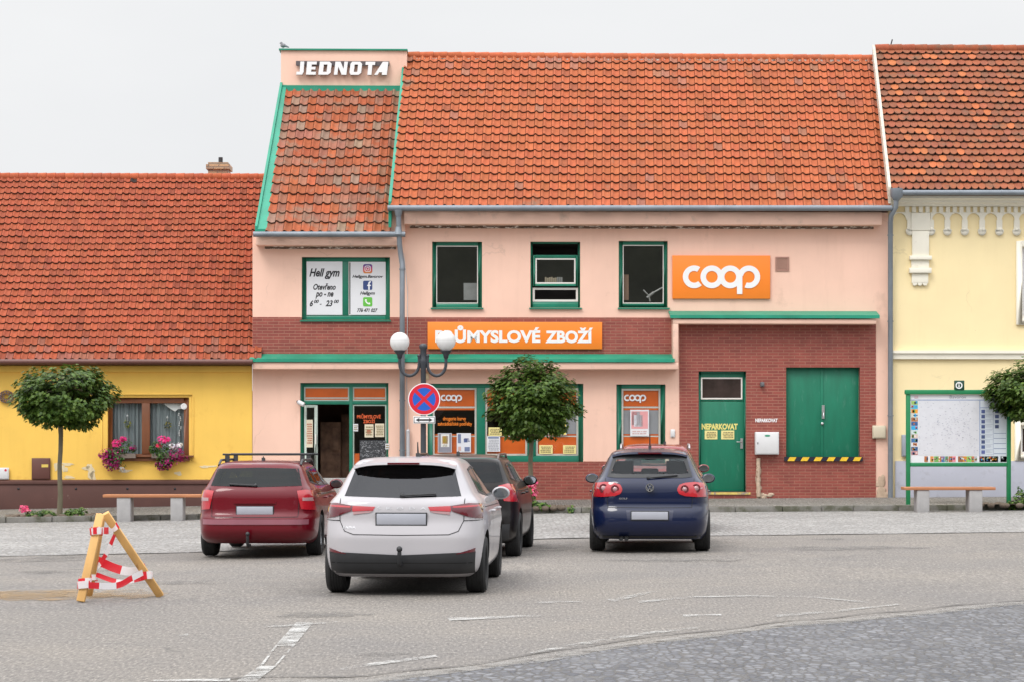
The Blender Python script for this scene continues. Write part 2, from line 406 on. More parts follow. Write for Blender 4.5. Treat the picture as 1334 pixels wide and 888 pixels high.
for a, b in ((uM, uM + .3), (uR - .02, uR)): w.ext([(.16, GND), (.16, zMe), (4.6, zr - .12), (9.2, zMe), (9.2, GND)], a, b)
ug = P(367, 117, 4.1)[0]
w.ext([(.16, GND), (.16, zTe), (4.1, P(0, 119, 4.1)[1] - .1), (9.2, zTe), (9.2, GND)], ug, ug + .3)
w.box(P(508, 0, -.2)[0], uM + .02, -.2, .15, P(0, 304, -.2)[1], P(0, 273, -.2)[1])
w.box(uL, uR, 9.0, 9.2, GND, zTe)
w.build('wall', PINK, shop)
# brick cladding, a thin proud skin
bk = MB()
zb1, zl1 = P(0, 413)[1], P(0, 466)[1]
uS = P(876, 450)[0]
bk.sheet(uL + .004, uS, zl1, zb1, [H['gym']], -.014, .10, .014)
uB0, uB1 = P(885, 500)[0], P(1141, 500)[0]
bk.sheet(uB0, uB1, GND, P(0, 420)[1], [H['gdoor'], H['hatch']], -.016, .17, .016)
bk.sheet(H['door'][1] + .02, uB0 - .005, GND, P(0, 600.5)[1], [H['shopw'], H['shop4']], -.014, .10, .014)
bk.sheet(uL + .004, H['door'][0] - .02, GND, P(0, 600.5)[1], [], -.014, .1, .014)
bk.build('brick_cladding', BRICK, shop)
# eaves boxes
ev = MB()
ev.box(P(527, 0)[0], P(1149, 0, -.36)[0], -.36, -.001, P(0, 291, -.36)[1], P(0, 274, -.36)[1])
ev.box(P(333, 0, -.36)[0], P(520, 0, -.36)[0], -.36, -.001, P(0, 319, -.36)[1], P(0, 305, -.36)[1])
ev.build('eaves_box', PINKD, shop, bev=.01)
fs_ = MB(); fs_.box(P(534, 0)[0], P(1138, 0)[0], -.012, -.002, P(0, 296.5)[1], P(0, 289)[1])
fs_.box(P(345, 0)[0], P(516, 0)[0], -.012, -.002, P(0, 324)[1], P(0, 317)[1]); fs_.build('shadow_flaking_band', LOFTW, shop)  # eaves shadow painted as a dark strip, with flaking render on it
# first-floor ledge, step and canopy
lg = MB(); lo = -.42
zt, zf = P(0, 461)[1], P(0, 470, lo)[1]; zbt = P(0, 480, lo)[1]
lg.box(P(329, 0, lo)[0], P(884, 0, lo)[0], lo + .03, -.001, zbt, zf - .015)
lg.box(P(877, 0, lo)[0], P(884, 0, lo)[0], lo + .035, -.001, zf - .01, P(0, 416, lo)[1])
zt2, zf2, zb2 = P(0, 407)[1], P(0, 414, lo)[1], P(0, 421, lo)[1]
lg.box(P(877, 0, lo)[0], P(1142, 0, lo)[0], lo + .03, -.001, zb2, zf2 - .015)
lg.build('ledge', PINKD, shop, bev=.012)
lm = MB()
def flash(u0, u1, zt, zf, lo): lm.ext([(-.003, zt), (lo - .01, zf + .03), (lo - .012, zf - .045), (lo + .012, zf - .045), (lo + .012, zf), (-.003, zt - .05)], u0, u1)
flash(P(325, 0, lo)[0], P(879, 0, lo)[0], zt + .02, zf + .035, lo); flash(P(873, 0, lo)[0], P(1146, 0, lo)[0], zt2 + .05, zf2 + .05, lo)
lm.build('ledge_flashing', GREENL, shop)
# roofs
MAINT = tile_mat('clay_pantile', (.20, .13, .09), .60, .80, 1.6)
def cmain(i, j):
    c = (.365, .098, .04)
    if random.random() < .10: c = (.29, .085, .04)
    if random.random() < .03 or (j > 16 and random.random() < .22): c = (.30, .12, .075)
    return jitc(c, .10)
def ctower(i, j):
    if random.random() < .40 - .1 * (j < 2): return jitc((.26, .105, .066), .18)
    if random.random() < .15: return jitc((.24, .15, .105), .12)
    return jitc((.32, .085, .036), .15)
def V3(px, py, v): u, z = P(px, py, v); return (u, v, z)
rf = MB(); rBL, rBR, rTR, rTL = V3(508, 270.5, -.46), V3(1160, 272, -.46), V3(1139, 77, 4.6), V3(527, 73, 4.6)
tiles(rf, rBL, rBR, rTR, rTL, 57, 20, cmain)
back = lambda p, d: (p[0], p[1] + d, p[2] - d * .9)
rf.quad(rTL, rTR, back(rTR, 4.7), back(rTL, 4.7), (.4, .1, .04))
roof = rf.build('roof', MAINT, shop, recalc=False)
rd = MB(); ridge(rd, (rTL[0], 4.62, rTL[2] + .0), (rTR[0], 4.62, rTR[2] + .0), 34, .105, lambda: jitc((.40, .105, .045), .12)); rd.build('ridge_tiles', MAINT, roof)
mr = MB()
for k in range(150):
    x = random.uniform(rTL[0], rTR[0]); mr.box(x, x + random.uniform(.03, .10), 4.44, 4.52, rTL[2] - .17 - random.uniform(0, .03), rTL[2] - .09)
mr.build('ridge_mortar', pm('mortar', (.42, .38, .34), .9, .3, 9), roof)
TOWT = tile_mat('weathered_pantile', (.21, .15, .11), .50, .74, 2.2)
rf = MB(); tBL, tBR, tTR, tTL = V3(345, 304.5, -.46), V3(508, 304.5, -.46), V3(522, 117, 4.1), V3(371, 117, 4.1)
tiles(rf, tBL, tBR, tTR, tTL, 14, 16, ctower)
troof = rf.build('tower_roof', TOWT, shop, recalc=False)
vg = MB()
def slope_board(mb, A, B, w, h, w2=None):
    A, B = Vector(A), Vector(B); w2 = w2 or w
    mb.add([A, A + Vector((w, 0, 0)), B + Vector((w2, 0, 0)), B, A + Vector((0, 0, h)), A + Vector((w, 0, h)), B + Vector((w2, 0, h)), B + Vector((0, 0, h))],
           [(0, 3, 2, 1), (4, 5, 6, 7), (0, 1, 5, 4), (1, 2, 6, 5), (2, 3, 7, 6), (3, 0, 4, 7)])
A = V3(332, 304, -.46); B = V3(365, 116, 4.1)
slope_board(vg, A, B, .06, .17); slope_board(vg, (A[0] + .062, A[1], A[2] - .02), (B[0] + .062, B[1], B[2] - .02), .22, .12, .10)
vg.build('verge_flashing', GREENL, shop); vg = MB()
A = V3(506, 272, -.47); B = V3(525.5, 79, 4.6)
slope_board(vg, (A[0], A[1], A[2] - .45), (B[0], B[1], B[2] - .45), .07, .62)
vg.build('verge_flashing', GREENL, shop)
# parapet with the letter sign
pp = MB(); pu0, pu1, pz0, pz1 = RC(366, 66, 530, 117, 4.1)
pp.box(pu0, pu1, 4.1, 4.45, pz0 - .3, pz1); pp.build('parapet', PINK, shop)
pc = MB(); pc.box(pu0 - .05, pu1 + .02, 4.04, 4.5, pz1 + .002, pz1 + .04); c0 = RC(364, 64, 372, 84, 4.0)
pc.box(pu0 + .002, pu1 - .15, 4.03, 4.098, P(0, 117.5, 4.03)[1], P(0, 110, 4.03)[1]); pc.build('parapet_cap', GREENL, shop)
# gutters and the downpipe
gt = MB(); gt.tube([V3(505, 271.5, -.55), V3(1162, 271.5, -.55)], .07, 12); gt.tube([V3(330, 305.5, -.55), V3(528, 305.5, -.55)], .065, 12)
for x in range(560, 1160, 62): p = V3(x, 271.5, -.55); gt.tube([(p[0], p[1], p[2]), (p[0] + .03, p[1], p[2])], .074, 12)
gt.build('gutter', ZINC, shop)
dp = MB(); q = lambda x, y, v: V3(x, y, v)
dp.tube([q(519, 274, -.55), q(519, 282, -.55)], [.105, .07], 12)
dp.tube([q(519, 280, -.55), q(520.5, 318, -.52), q(522, 332, -.4), q(524, 345, -.5), q(524, 400, -.5), q(524, 480, -.5), q(524, 500, -.14), q(524, 652, -.12)], .062, 12)
dp.tube([q(519, 296, -.55), q(519, 306, -.55)], [.062, .11], 12)
for y in (350, 520, 585): dp.tube([q(524, y, -.5 if y < 480 else -.12), q(524, y + 2, -.5 if y < 480 else -.12)], .074, 12)
dp.build('downpipe', ZINC, shop)
cd = MB(); cd.tube([q(531.5, 562, -.1), q(531.5, 652, -.1)], .045, 10); cd.ball(q(531.5, 561, -.1), .05); cd.tube([q(531.5, 562, -.08), q(530, 500, -.04), q(531, 380, -.04), q(526, 330, -.04)], .008, 5); cd.build('cable_conduit', pm('grey_conduit', (.5, .5, .52), .5), shop)
# upper windows
panel_window(shop, openings['w1'], .12, GREEN, .095, mglass=GLD)
panel_window(shop, openings['w3'], .12, GREEN, .095, mglass=GLD)
panel_window(shop, openings['gym'], .12, GREEN, .11, split=[449], mglass=GL)
b = openings['w2']; v = .12
u0, u1, z0, z1 = RC(*b, v)
f = MB(); f.frame(u0, u1, z0, z1, .05, v, v + .08, wb=.14); win = f.build('window', GREEN, shop, bev=.006)
s_ = MB(); a0, a1, b0, b1 = RC(694.5, 333, 752.5, 373, v); s_.frame(a0, a1, b0, b1, .05, v - .06, v + .0, wt=.07); s_.build('sash', GREEN, win, bev=.006)
s_ = MB(); s_.frame(a0 + .052, a1 - .052, b0 + .052, b1 - .072, .035, v - .05, v - .02); z5 = P(0, 373.5, v)[1]
s_.frame(u0 + .055, u1 - .055, z0 + .145, z5 - .01, .05, v + .01, v + .05); s_.build('glazing_bead', WSTRIP, win)
s_ = MB(); s_.rect(a0 + .05, a1 - .05, b0 + .05, b1 - .07, v - .03); s_.build('pane', GLD, win)
s_ = MB(); s_.ext([(v + .03, z0 + .012), (-.06, z0 - .018), (-.062, z0 - .05), (v + .03, z0 - .02)], u0 - .03, u1 + .03); s_.build('sill', GREEN, win)
r = MB(); r.box(u0 + .02, u1 - .02, v + .09, v + 1.6, z0 + .02, z1 - .02); r.f.pop(2); r.c.pop(); r.smooth.pop(); r.build('room', DARK, win, recalc=False)
# shop windows with orange film
def pane_films(win, x0, x1, yb, v, grey):
    vv = v + .045
    fl = MB(); g = MB(); ws = MB()
    fl.rect(*RC(x0, 503, x1, 528.6, vv), vv); ws.rect(*RC(x0, 528.8, x1, 531, vv), vv); fl.rect(*RC(x0, 531.2, x1, 533.5, vv), vv)
    if grey: g.rect(*RC(x0, 533.7, x1, 564.6, vv), vv)
    fl.rect(*RC(x0, 564.8, x1, 566.6, vv), vv); ws.rect(*RC(x0, 566.8, x1, 568.4, vv), vv); fl.rect(*RC(x0, 568.6, x1, yb, vv), vv)
    fl.build('orange_film', OFILM, win); ws.build('white_stripe', WSTRIP, win)
    if grey: g.build('grey_film', GFILM, win)
def shop_window(px, splits, greys, v=.11):
    u0, u1, z0, z1 = RC(*px, v); fw = .12
    f = MB(); f.frame(u0, u1, z0, z1, fw, v - .02, v + .06, wt=.10, wb=.15)
    cs = [RC(a, 0, b, 1, v)[:2] for a, b in splits]
    for a, b in cs: f.box(a, b, v - .03, v + .07, z0 + .15, z1 - .10)
    win = f.build('shop_window', GREEN, shop, bev=.006)
    ed = [u0 + fw] + [e for c in cs for e in c] + [u1 - fw]
    pxe = [px[0] + 7] + [e for c in splits for e in c] + [px[2] - 7]
    for k, (a, b) in enumerate(zip(ed[::2], ed[1::2])):
        bd = MB(); bd.frame(a + .003, b - .003, z0 + .153, z1 - .103, .045, v + .0, v + .04); bd.build('glazing_bead', pm('grey_bead', (.5, .48, .43), .6, .15, 5), win)
        g = MB(); g.rect(a, b, z0 + .15, z1 - .1, v + .025); g.build('pane', GL, win)
        pane_films(win, pxe[2 * k] + 1, pxe[2 * k + 1] - 1, 594, v, greys[k])
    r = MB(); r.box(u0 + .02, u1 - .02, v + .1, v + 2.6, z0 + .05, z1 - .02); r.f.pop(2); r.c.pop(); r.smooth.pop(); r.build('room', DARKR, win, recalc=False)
    return win
sw = shop_window(openings['shopw'], [(621, 632), (687, 698)], [False, False, True])
sw4 = shop_window(openings['shop4'], [], [True])
def coop(mb, u0, u1, zc, v0, v1):
    k = (u1 - u0) / 417.0; cx = lambda x: u0 + (x - 127) * k
    ro, ri = 61 * k, 31.5 * k
    mb.arc(cx(188), zc, ri, ro, 58, 312, v0, v1); mb.arc(cx(283), zc, ri, ro, 0, 360, v0 - .002, v1 - .002, 40)
    mb.arc(cx(382), zc, ri, ro, 0, 360, v0, v1 - .001, 40); mb.arc(cx(482), zc, ri, ro, -112, 172, v0 - .003, v1 - .003)
    mb.box(cx(418), cx(447), v0 - .005, v1 - .0, zc - 92 * k, zc + 8 * k); return mb
for wn, xa, xb in ((sw, 574, 602), (sw4, 813, 842)):
    m_ = MB(); u0, zz = P(xa, 517.5, .1); u1, _ = P(xb, 517.5, .1); coop(m_, u0, u1, zz, .127, .131); m_.build('window_lettering', WHITE, wn)
tx = MB(); text(tx, 'drogerie barvy', *RC(577, 542, 607, 548.5, .13), .13, .012); text(tx, 'zahrádkářské potřeby', *RC(570, 548.5, 615, 555, .13), .13, .012)
tx.build('window_lettering', ORANGE, sw)
# shop entrance
v = .12; u0, u1, z0, z1 = RC(*openings['door'], v); zs = P(0, 651, v)[1]
du = lambda x: P(x, 0, v)[0]; dz = lambda y: P(0, y, v)[1]
f = MB(); f.box(u0, du(396), v - .02, v + .06, z0, z1); f.box(du(503.5), u1, v - .02, v + .06, z0, z1); f.box(du(396), du(503.5), v - .02, v + .06, dz(503), z1)
f.box(du(396), du(503.5), v - .02, v + .06, dz(526), dz(521.5)); f.box(du(455), du(459.5), v - .025, v + .065, z0, dz(503))
ent = f.build('shop_entrance', GREEN, shop, bev=.006)
bd = MB()
for a, b, c, d in ((396, 455, 503, 521.5), (459.5, 503.5, 503, 521.5), (459.5, 503.5, 526, 640)): bd.frame(du(a) + .003, du(b) - .003, dz(d) + .003, dz(c) - .003, .03, v - .0, v + .04)
bd.build('glazing_bead', pm('pale_green_bead', (.42, .5, .44), .5), ent)
fl = MB()
for a, b in ((397.5, 453.5), (461, 502)):
    fl.rect(du(a), du(b), dz(516.5), dz(504.5), v + .03); fl.rect(du(a), du(b), dz(520.5), dz(518.5), v + .03)
fl.rect(du(461), du(502), z0, dz(590), v + .03); fl.build('orange_film', OFILM, ent)
ws = MB()
for a, b in ((397.5, 453.5), (461, 502)): ws.rect(du(a), du(b), dz(518.3), dz(516.7), v + .03)
ws.build('white_stripe', WSTRIP, ent)
g = MB(); g.rect(du(459.5), du(503.5), z0, dz(526), v + .02); g.rect(du(396), du(455), dz(521.5), dz(503), v + .02); g.rect(du(459.5), du(503.5), dz(521.5), dz(503), v + .02); g.build('pane', GL, ent)
# open door leaf, swung outwards-left
lf = MB(); lf.frame(du(396.5), du(414), z0 + .03, dz(527), .06, v - .06, v - .01, wb=.3, wr=.08); leaf = lf.build('door_leaf', pm('pale_green_metal', (.40, .47, .42), .45, .1), ent, bev=.005)
g = MB(); g.rect(du(397), du(413), z0 + .2, dz(528), v - .03); g.build('pane', GLD, leaf)
hd = MB(); hd.box(du(411), du(412.4), v - .12, v - .07, dz(578), dz(565)); hd.build('handle', WSTRIP, leaf)
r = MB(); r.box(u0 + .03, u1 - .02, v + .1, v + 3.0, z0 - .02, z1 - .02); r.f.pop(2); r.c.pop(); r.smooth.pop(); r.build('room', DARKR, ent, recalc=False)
st = MB(); st.box(du(396), du(503), -.25, v + .1, GND, dz(622) ); st.build('doorstep', pm('grey_concrete', (.33, .32, .31), .85, .12, 4, .2, 90), ent, bev=.01)
sh = MB()
for k, (x, w_, h_) in enumerate(((425, .5, 1.9), (438, .7, 1.4), (447, .35, 2.1))): sh.box(du(x) - w_ / 2, du(x) + w_ / 2, 1.7 + k * .25, 2.0 + k * .25, z0, z0 + h_)
sh.box(du(428), du(436), 1.6, 1.63, z0 + 1.2, z0 + 1.75); sh.build('shelving', pm('shop_shelves', (.30, .17, .11), .7, .6, 5), ent)
# green service door
v = .13; u0, u1, z0, z1 = RC(*openings['gdoor'], v)
f = MB(); f.frame(u0, u1, z0, z1, .05, v - .03, v + .04, wb=.02); d_ = f.build('service_door', GREEN, shop, bev=.005)
lf = MB(); lf.box(u0 + .052, u1 - .052, v + .0, v + .04, z0 + .025, P(0, 522, v)[1]); lf.box(u0 + .052, u1 - .052, v + .004, v + .045, P(0, 521.6, v)[1], z1 - .05)
lf.build('door_leaf', GDOOR, d_, bev=.006)
tr = MB(); a = RC(913, 491, 967, 519.5, v); tr.frame(*a, .035, v - .02, v + .003); tr.build('transom_frame', WSTRIP, d_)
tr = MB(); tr.rect(*a, v - .012); tr.build('transom_pane', pm('dark_glass', (.045, .03, .028), .06, .6, 2, spec=.8), d_)
hd = MB(); hx, hz = P(966, 575, v); hd.box(hx - .03, hx + .03, v - .03, v - .001, hz - .16, hz + .09); hd.tube([(hx, v - .03, hz), (hx, v - .075, hz), (hx - .13, v - .08, hz)], .014, 8); hd.build('handle', pm('steel', (.55, .55, .56), .3, .1, metal=.8), d_)
th = MB(); th.box(u0 - .02, u1 + .08, -.05, v, z0 - .06, z0 - .004); th.build('threshold', pm('yellow_paint_worn', (.62, .47, .13), .7, .2, 6, dirt=(.3, .25, .2), dirts=(.5, .6), dscale=8), d_)
# loading hatch
v = .13; u0, u1, z0, z1 = RC(*openings['hatch'], v); um = P(1071.5, 0, v)[0]
hb = MB(); hb.box(u0, um - .004, v, v + .05, z0, z1); hb.box(um + .004, u1, v + .003, v + .055, z0, z1); hb.box(um - .05, um + .02, v - .012, v - .001, z0 + .01, z1 - .01)
hatch = hb.build('loading_hatch', GDOOR, shop, bev=.005)
hd = MB(); hx, hz = P(1072, 534, v); hd.box(hx - .03, hx + .035, v - .035, v - .013, hz - .2, hz + .13); hd.tube([(hx, v - .04, hz - .05), (hx, v - .09, hz - .05), (hx + .0, v - .09, hz - .17)], .014, 8); hz2 = P(0, 551, v)[1]; hd.lathe((hx - .02, v - .014, hz2), [(0, -.03), (.035, -.03), (.035, 0)], 'y', 14); hd.build('handle', pm('steel', (0, 0, 0)), hatch)
hz_ = MB(); a0, a1, b0, b1 = RC(1022, 594.5, 1124, 600, -.08)
hz_.box(a0, a1, -.08, .12, b0, b1, (.012, .012, .03)); n_ = 6; W_ = (a1 - a0) / n_
for k in range(n_):
    x = a0 + W_ * (k + .22); hz_.add([(x, -.083, b0 + .004), (x + W_ * .52, -.083, b0 + .004), (x + W_ * .70, -.083, b1 - .004), (x + W_ * .18, -.083, b1 - .004)], [(0, 1, 2, 3)], (.82, .52, .03))
hz_.build('hazard_sill', pm('hazard_stripes', (1, 1, 1), .5, .15, 12, attr=True), hatch)
vt = MB(); a0, a1, b0, b1 = RC(1010, 335, 1028, 353.5); vt.frame(a0, a1, b0, b1, .03, -.025, -.001)
for k in range(12): x = a0 + .035 + k * (a1 - a0 - .07) / 12; vt.box(x, x + .012, -.018, -.002, b0 + .03, b1 - .03)
vt.build('vent_grille', pm('rust_pink_grille', (.40, .22, .17), .7), shop)
cj = MB(); cj.tube([V3(988, 596, -.06), V3(987.5, 620, -.06), V3(988.5, 646, -.06)], .05, 8)
for k in range(22): p = V3(988 + random.uniform(-1.6, 2), random.uniform(612, 646), -.02); cj.ball((p[0], p[1], p[2]), random.uniform(.03, .06), .02, random.uniform(.05, .12), 7, 5)
for k in range(8): p = V3(random.uniform(986, 1007), random.uniform(643, 648), -.02); cj.ball(p, random.uniform(.06, .12), .02, .04, 7, 5)
cj.build('broken_plaster', pm('broken_plaster', (.52, .40, .30), .95, .35, 9, .5, 40, dirt=(.16, .06, .035), dirts=(.52, .6), dscale=7), shop)
pt = MB(); 
for k in range(16): p = V3(random.uniform(1142, 1156), random.uniform(622, 650), -.004); pt.ball(p, random.uniform(.04, .12), .01, random.uniform(.05, .14), 8, 5)
pt.build('worn_plaster', pm('worn_plaster', (.56, .42, .31), .95, .2, 7, .4, 50), shop)

# ================================================================== the yellow house
O1 = (P(150, 648)[0], 0, 0)
yh = root('yellow_house', 'low yellow house with long red tiled roof and brown plinth', 'building', O1)
yL, yR = P(-170, 500)[0], uL - .01
HW = RC(140, 517, 246, 598, 0)
w = MB(); w.sheet(yL, yR, GND, P(0, 474)[1], [HW], 0.02, .14)
w.box(yL, yR, 8, 8.2, GND, 3.0); w.ext([(.16, GND), (.16, 3.6), (5.5, 8.4), (11, 3.6), (11, GND)], yL, yL + .2)
w.build('wall', YELLOW, yh)
cr = MB(); a = RC(132, 511, 250, 602, 0); 
cr.box(yL, yR, -.05, .018, P(0, 484)[1], P(0, 476)[1]); cr.box(a[0], a[1], .004, .019, HW[3] + .03, HW[3] + .10); cr.box(a[0], HW[0] - .12, .004, .019, HW[2] - .05, HW[3] + .03); cr.box(HW[1] + .12, a[1], .004, .019, HW[2] - .05, HW[3] + .03)
cr.build('render_trim', YELLOW, yh, bev=.006)
pl = MB(); pl.box(yL, yR - .02, -.05, .018, GND, P(0, 627)[1]); pl.ext([(.018, P(0, 624)[1]), (-.075, P(0, 626)[1]), (-.075, P(0, 630)[1]), (.018, P(0, 630)[1])], yL, yR - .02)
plo = pl.build('plinth', PLINTHB, yh, bev=.004)
vh = MB()
for x in (24, 99, 166, 228): p = P(x, 636, -.05); vh.lathe((p[0], -.053, p[1]), [(0, 0), (.03, 0), (.03, .01)], 'y', 12)
vh.build('vent_hole', BLACK, plo)
for (x, y, rx, rz) in ((118, 613, .10, .16), (121, 619, .07, .1), (112, 609, .08, .05), (88, 604, .16, .03), (84, 610, .07, .08), (73, 607, .04, .12), (163, 613, .16, .03), (232, 616, .1, .04), (270, 607, .18, .03), (90, 621, .14, .03)):
    pat = MB(); p = P(x, y, .015); n_ = 26; ph_ = [random.uniform(0, 6.3) for _ in range(4)]
    ring = []
    for k in range(n_):
        a_ = 2 * math.pi * k / n_; q_ = 1 + .22 * math.sin(2 * a_ + ph_[0]) + .18 * math.sin(3 * a_ + ph_[1]) + .12 * math.sin(5 * a_ + ph_[2]) + .08 * math.sin(9 * a_ + ph_[3]); ring.append((p[0] + rx * q_ * math.cos(a_), p[1] + rz * q_ * math.sin(a_)))
    pat.prism(ring, .013, .0185); pat.build('peeled_render', pm('bare_plaster', (.74, .62, .40), .95, .12, 6, .3, 50), yh)
win = panel_window(yh, openings.get('yw', (140, 518, 246, 597)), .10, BROWNW, .12, split=[190], mglass=GL, room=pm('lit_room', (.05, .055, .06), .9), bead=False, sill=False, depth=1.2)
sl = MB(); a = RC(133, 593, 252, 598, -.08); sl.box(a[0] + .12, a[1], -.11, .1, P(0, 595, -.1)[1], P(0, 592.5, -.1)[1]); sl.box(a[0] + .2, a[1] - .1, -.06, .019, P(0, 600, -.06)[1], P(0, 596, -.06)[1]); sl.build('sill', BROWNW, win, bev=.008)
cu = MB()
for x0, x1 in ((146.5, 184.5), (196, 239.5)):
    a0, a1, b0, b1 = RC(x0, 523, x1, 594, .24); n_ = 60
    vs = []
    for k in range(n_ + 1):
        t = k / n_; x = a0 + (a1 - a0) * t; y = .26 + .025 * math.sin(t * 40 + 2 * math.sin(t * 9)) + .012 * math.sin(t * 91)
        vs += [(x, y, b0), (x, y, b1)]
    cu.add(vs, [(2 * k, 2 * k + 2, 2 * k + 3, 2 * k + 1) for k in range(n_)], None, True)
cu.build('lace_curtain', pm('lace', (.34, .39, .42), .9, .25, 3, aniso=(6, 1, .5), transl=.3), win, recalc=False)
YT = tile_mat('red_pantile', (.16, .08, .055), .62, .82, 3)
rf = MB(); e = -.36
BL, BR = V3(-175, 469, e), (uL + .25, e, P(0, 469, e)[1]); zt_ = P(0, 231, 5.5)[1]
TL, TR = (BL[0] - .35, 5.5, zt_), (uL - .2, 5.5, zt_)
def cyel(i, j):
    if random.random() < .003: return (.03, .02, .018)
    c = (.30, .070, .032)
    if random.random() < .12: c = (.24, .056, .028)
    if j < 3 and random.random() < .3: c = (.25, .085, .055)
    return jitc(c, .13)
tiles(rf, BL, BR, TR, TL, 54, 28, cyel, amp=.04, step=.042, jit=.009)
rf.quad(TL, TR, back(TR, 5), back(TL, 5), (.4, .1, .04)); yroof = rf.build('roof', YT, yh, recalc=False)
rd = MB(); ridge(rd, (TL[0], 5.52, TL[2]), (TR[0], 5.52, TR[2]), 38, .11, lambda: jitc((.36, .085, .038), .12)); rd.build('ridge_tiles', YT, yroof)
ch = MB(); a0, a1, b0, b1 = RC(271, 213, 297, 232, 6.3); ch.box(a0, a1, 6.3, 6.9, b0 - 1.2, b1 - .16); ch.box(a0 - .05, a1 + .05, 6.25, 6.95, b1 - .155, b1 - .03); ch.box(a0, a1, 6.3, 6.9, b1 - .027, b1 + .03)
chm = ch.build('chimney', brick_mat('old_brick', (.50, .33, .19), (.33, .22, .15), (.2, .16, .13), .28, .10, .014), yroof)
ck = MB(); ck.tube([(a0 + .75 * (a1 - a0) - .1, 6.6, b1), (a0 + .75 * (a1 - a0) - .1, 6.6, b1 + .2)], .06, 10); ck.build('flue', pm('black_steel', (.03, .03, .035), .5), chm)
gt = MB(); gt.tube([(yL, e - .07, P(0, 470.5, e)[1]), (uL + .05, e - .07, P(0, 470.5, e)[1])], .062, 10); gt.box(yL, yR, e - .02, e + .01, P(0, 474, e)[1], P(0, 469, e)[1]); gt.build('gutter', BROWNM, yh)
sf = MB(); sf.box(yL, yR, e + .012, .018, P(0, 475, 0)[1], P(0, 473, 0)[1]); sf.build('soffit', BROWNM, yh)

# ================================================================== the cream house
O2 = (P(1270, 648)[0], 0, 0)
chs = root('cream_house', 'cream house with white arched frieze, grey plinth and old patched tiled roof', 'building', O2)
cL, cR = uR + .005, P(1520, 0)[0]
HC = RC(1331, 322, 1410, 416, 0); HC2 = RC(1329, 553, 1410, 592, 0)
w = MB(); w.sheet(cL, cR, GND, P(0, 256)[1], [HC, HC2], .015, .15)
w.box(cL, cR, 9, 9.2, GND, 6); w.ext([(.16, GND), (.16, 7.0), (4.5, 11), (9, 7), (9, GND)], cR - .2, cR); w.ext([(.16, GND), (.16, 7.0), (4.5, 11.6), (9, 7), (9, GND)], cL, cL + .2)
w.build('wall', CREAM, chs)
pl = MB(); pl.box(P(1166, 0)[0], cR, -.03, .013, GND, P(0, 600)[1]); pl.build('plinth', PLINTHG, chs, bev=.006)
for hh in (HC, HC2):
    wf = MB(); wf.frame(hh[0] - .14, hh[1] + .14, hh[2] - .14, hh[3] + .14, .14, -.05, .013); wt = wf.build('window_surround', WHITEST, chs, bev=.008)
    fr = MB(); fr.frame(hh[0], hh[1], hh[2], hh[3], .08, .09, .14); fr.build('window', WHITE, wt); g = MB(); g.rect(hh[0], hh[1], hh[2], hh[3], .12); g.build('pane', pm('dark_glass', (0, 0, 0)), wt)
zz = lambda y, v=-.1: P(0, y, v)[1]; xx = lambda x, v=-.1: P(x, 0, v)[0]
co = MB(); co.ext([(.013, zz(254)), (-.30, zz(254)), (-.30, zz(257)), (-.22, zz(259)), (-.20, zz(262)), (-.13, zz(263.5)), (-.10, zz(266)), (.013, zz(266))], cL + .02, cR)
for k in range(40):
    x = xx(1180) + k * .165
    if x < cR - .1: co.box(x, x + .095, -.05, .012, zz(274), zz(266.3) )
co.ext([(.013, zz(455)), (-.11, zz(455)), (-.11, zz(458.5)), (-.07, zz(460)), (-.06, zz(466)), (.013, zz(466))], cL + .02, cR)
co.build('cornice', WHITEST, chs)
# arch frieze: plate with round-headed openings
fz = MB(); zt_, zc, zb = zz(274.2, -.03), zz(284, -.03), zz(298, -.03)
cen = [1172] + [1223 + 22.6 * k for k in range(14)]; rr = .16
zhead = zc
def arch_plate(xa, xb, xc):
    n_ = 16; vs = [(xa, zt_), (xb, zt_), (xb, zhead)] + [(xc + rr * math.cos(math.pi * k / n_), zhead + rr * math.sin(math.pi * k / n_)) for k in range(n_ + 1)] + [(xa, zhead)]
    fz.prism(vs, -.035, .012)
cu_ = [xx(c, -.03) for c in cen]
edges = [cL + .03, xx(1187, -.03), xx(1212.5, -.03)] + [(a + b) / 2 for a, b in zip(cu_[1:], cu_[2:])]
arch_plate(edges[0], edges[1], cu_[0])
for k in range(1, len(cu_) - 1): arch_plate(edges[k + 1] if k > 1 else edges[2], edges[k + 2], cu_[k])
piers = [xx(1185.5, -.03), xx(1213, -.03)] + edges[3:]
for p_ in piers:
    fz.box(p_ - .068, p_ + .068, -.038, .012, zb, zhead - .001)
    fz.lathe((p_, .0, zb - .025), [(0, -.045), (.095, -.045), (.10, .0)], 'y', 14); fz.box(p_ - .10, p_ + .10, -.045, .012, zb - .03, zb + .02)
fz.build('arch_frieze', WHITEST, chs)
ps = MB(); a = lambda x0, x1, y0, y1, d: ps.box(xx(x0), xx(x1), -d, .012, zz(y1), zz(y0))
a(1187.5, 1212.5, 274.5, 298, .07); a(1189, 1211, 298.2, 331, .055); a(1185.5, 1214, 331.2, 336.5, .12); a(1188, 1211, 336.7, 347, .055); a(1185, 1213.5, 347.2, 354, .12); a(1188.5, 1210, 354.2, 367, .055)
for k in range(3): ps.lathe((xx(1192.5 + 6.7 * k), 0, zz(367.5)), [(0, -.05), (.06, -.05), (.06, 0)], 'y', 12)
ps.build('pilaster', WHITEST, chs, bev=.008)
CT = tile_mat('old_plain_tile', (.13, .085, .055), .54, .74, 2.2)
rf = MB(); BL, BR, TR, TL = V3(1161, 249, -.52), V3(1520, 249, -.52), V3(1520, 66, 4.5), V3(1140, 64, 4.5)
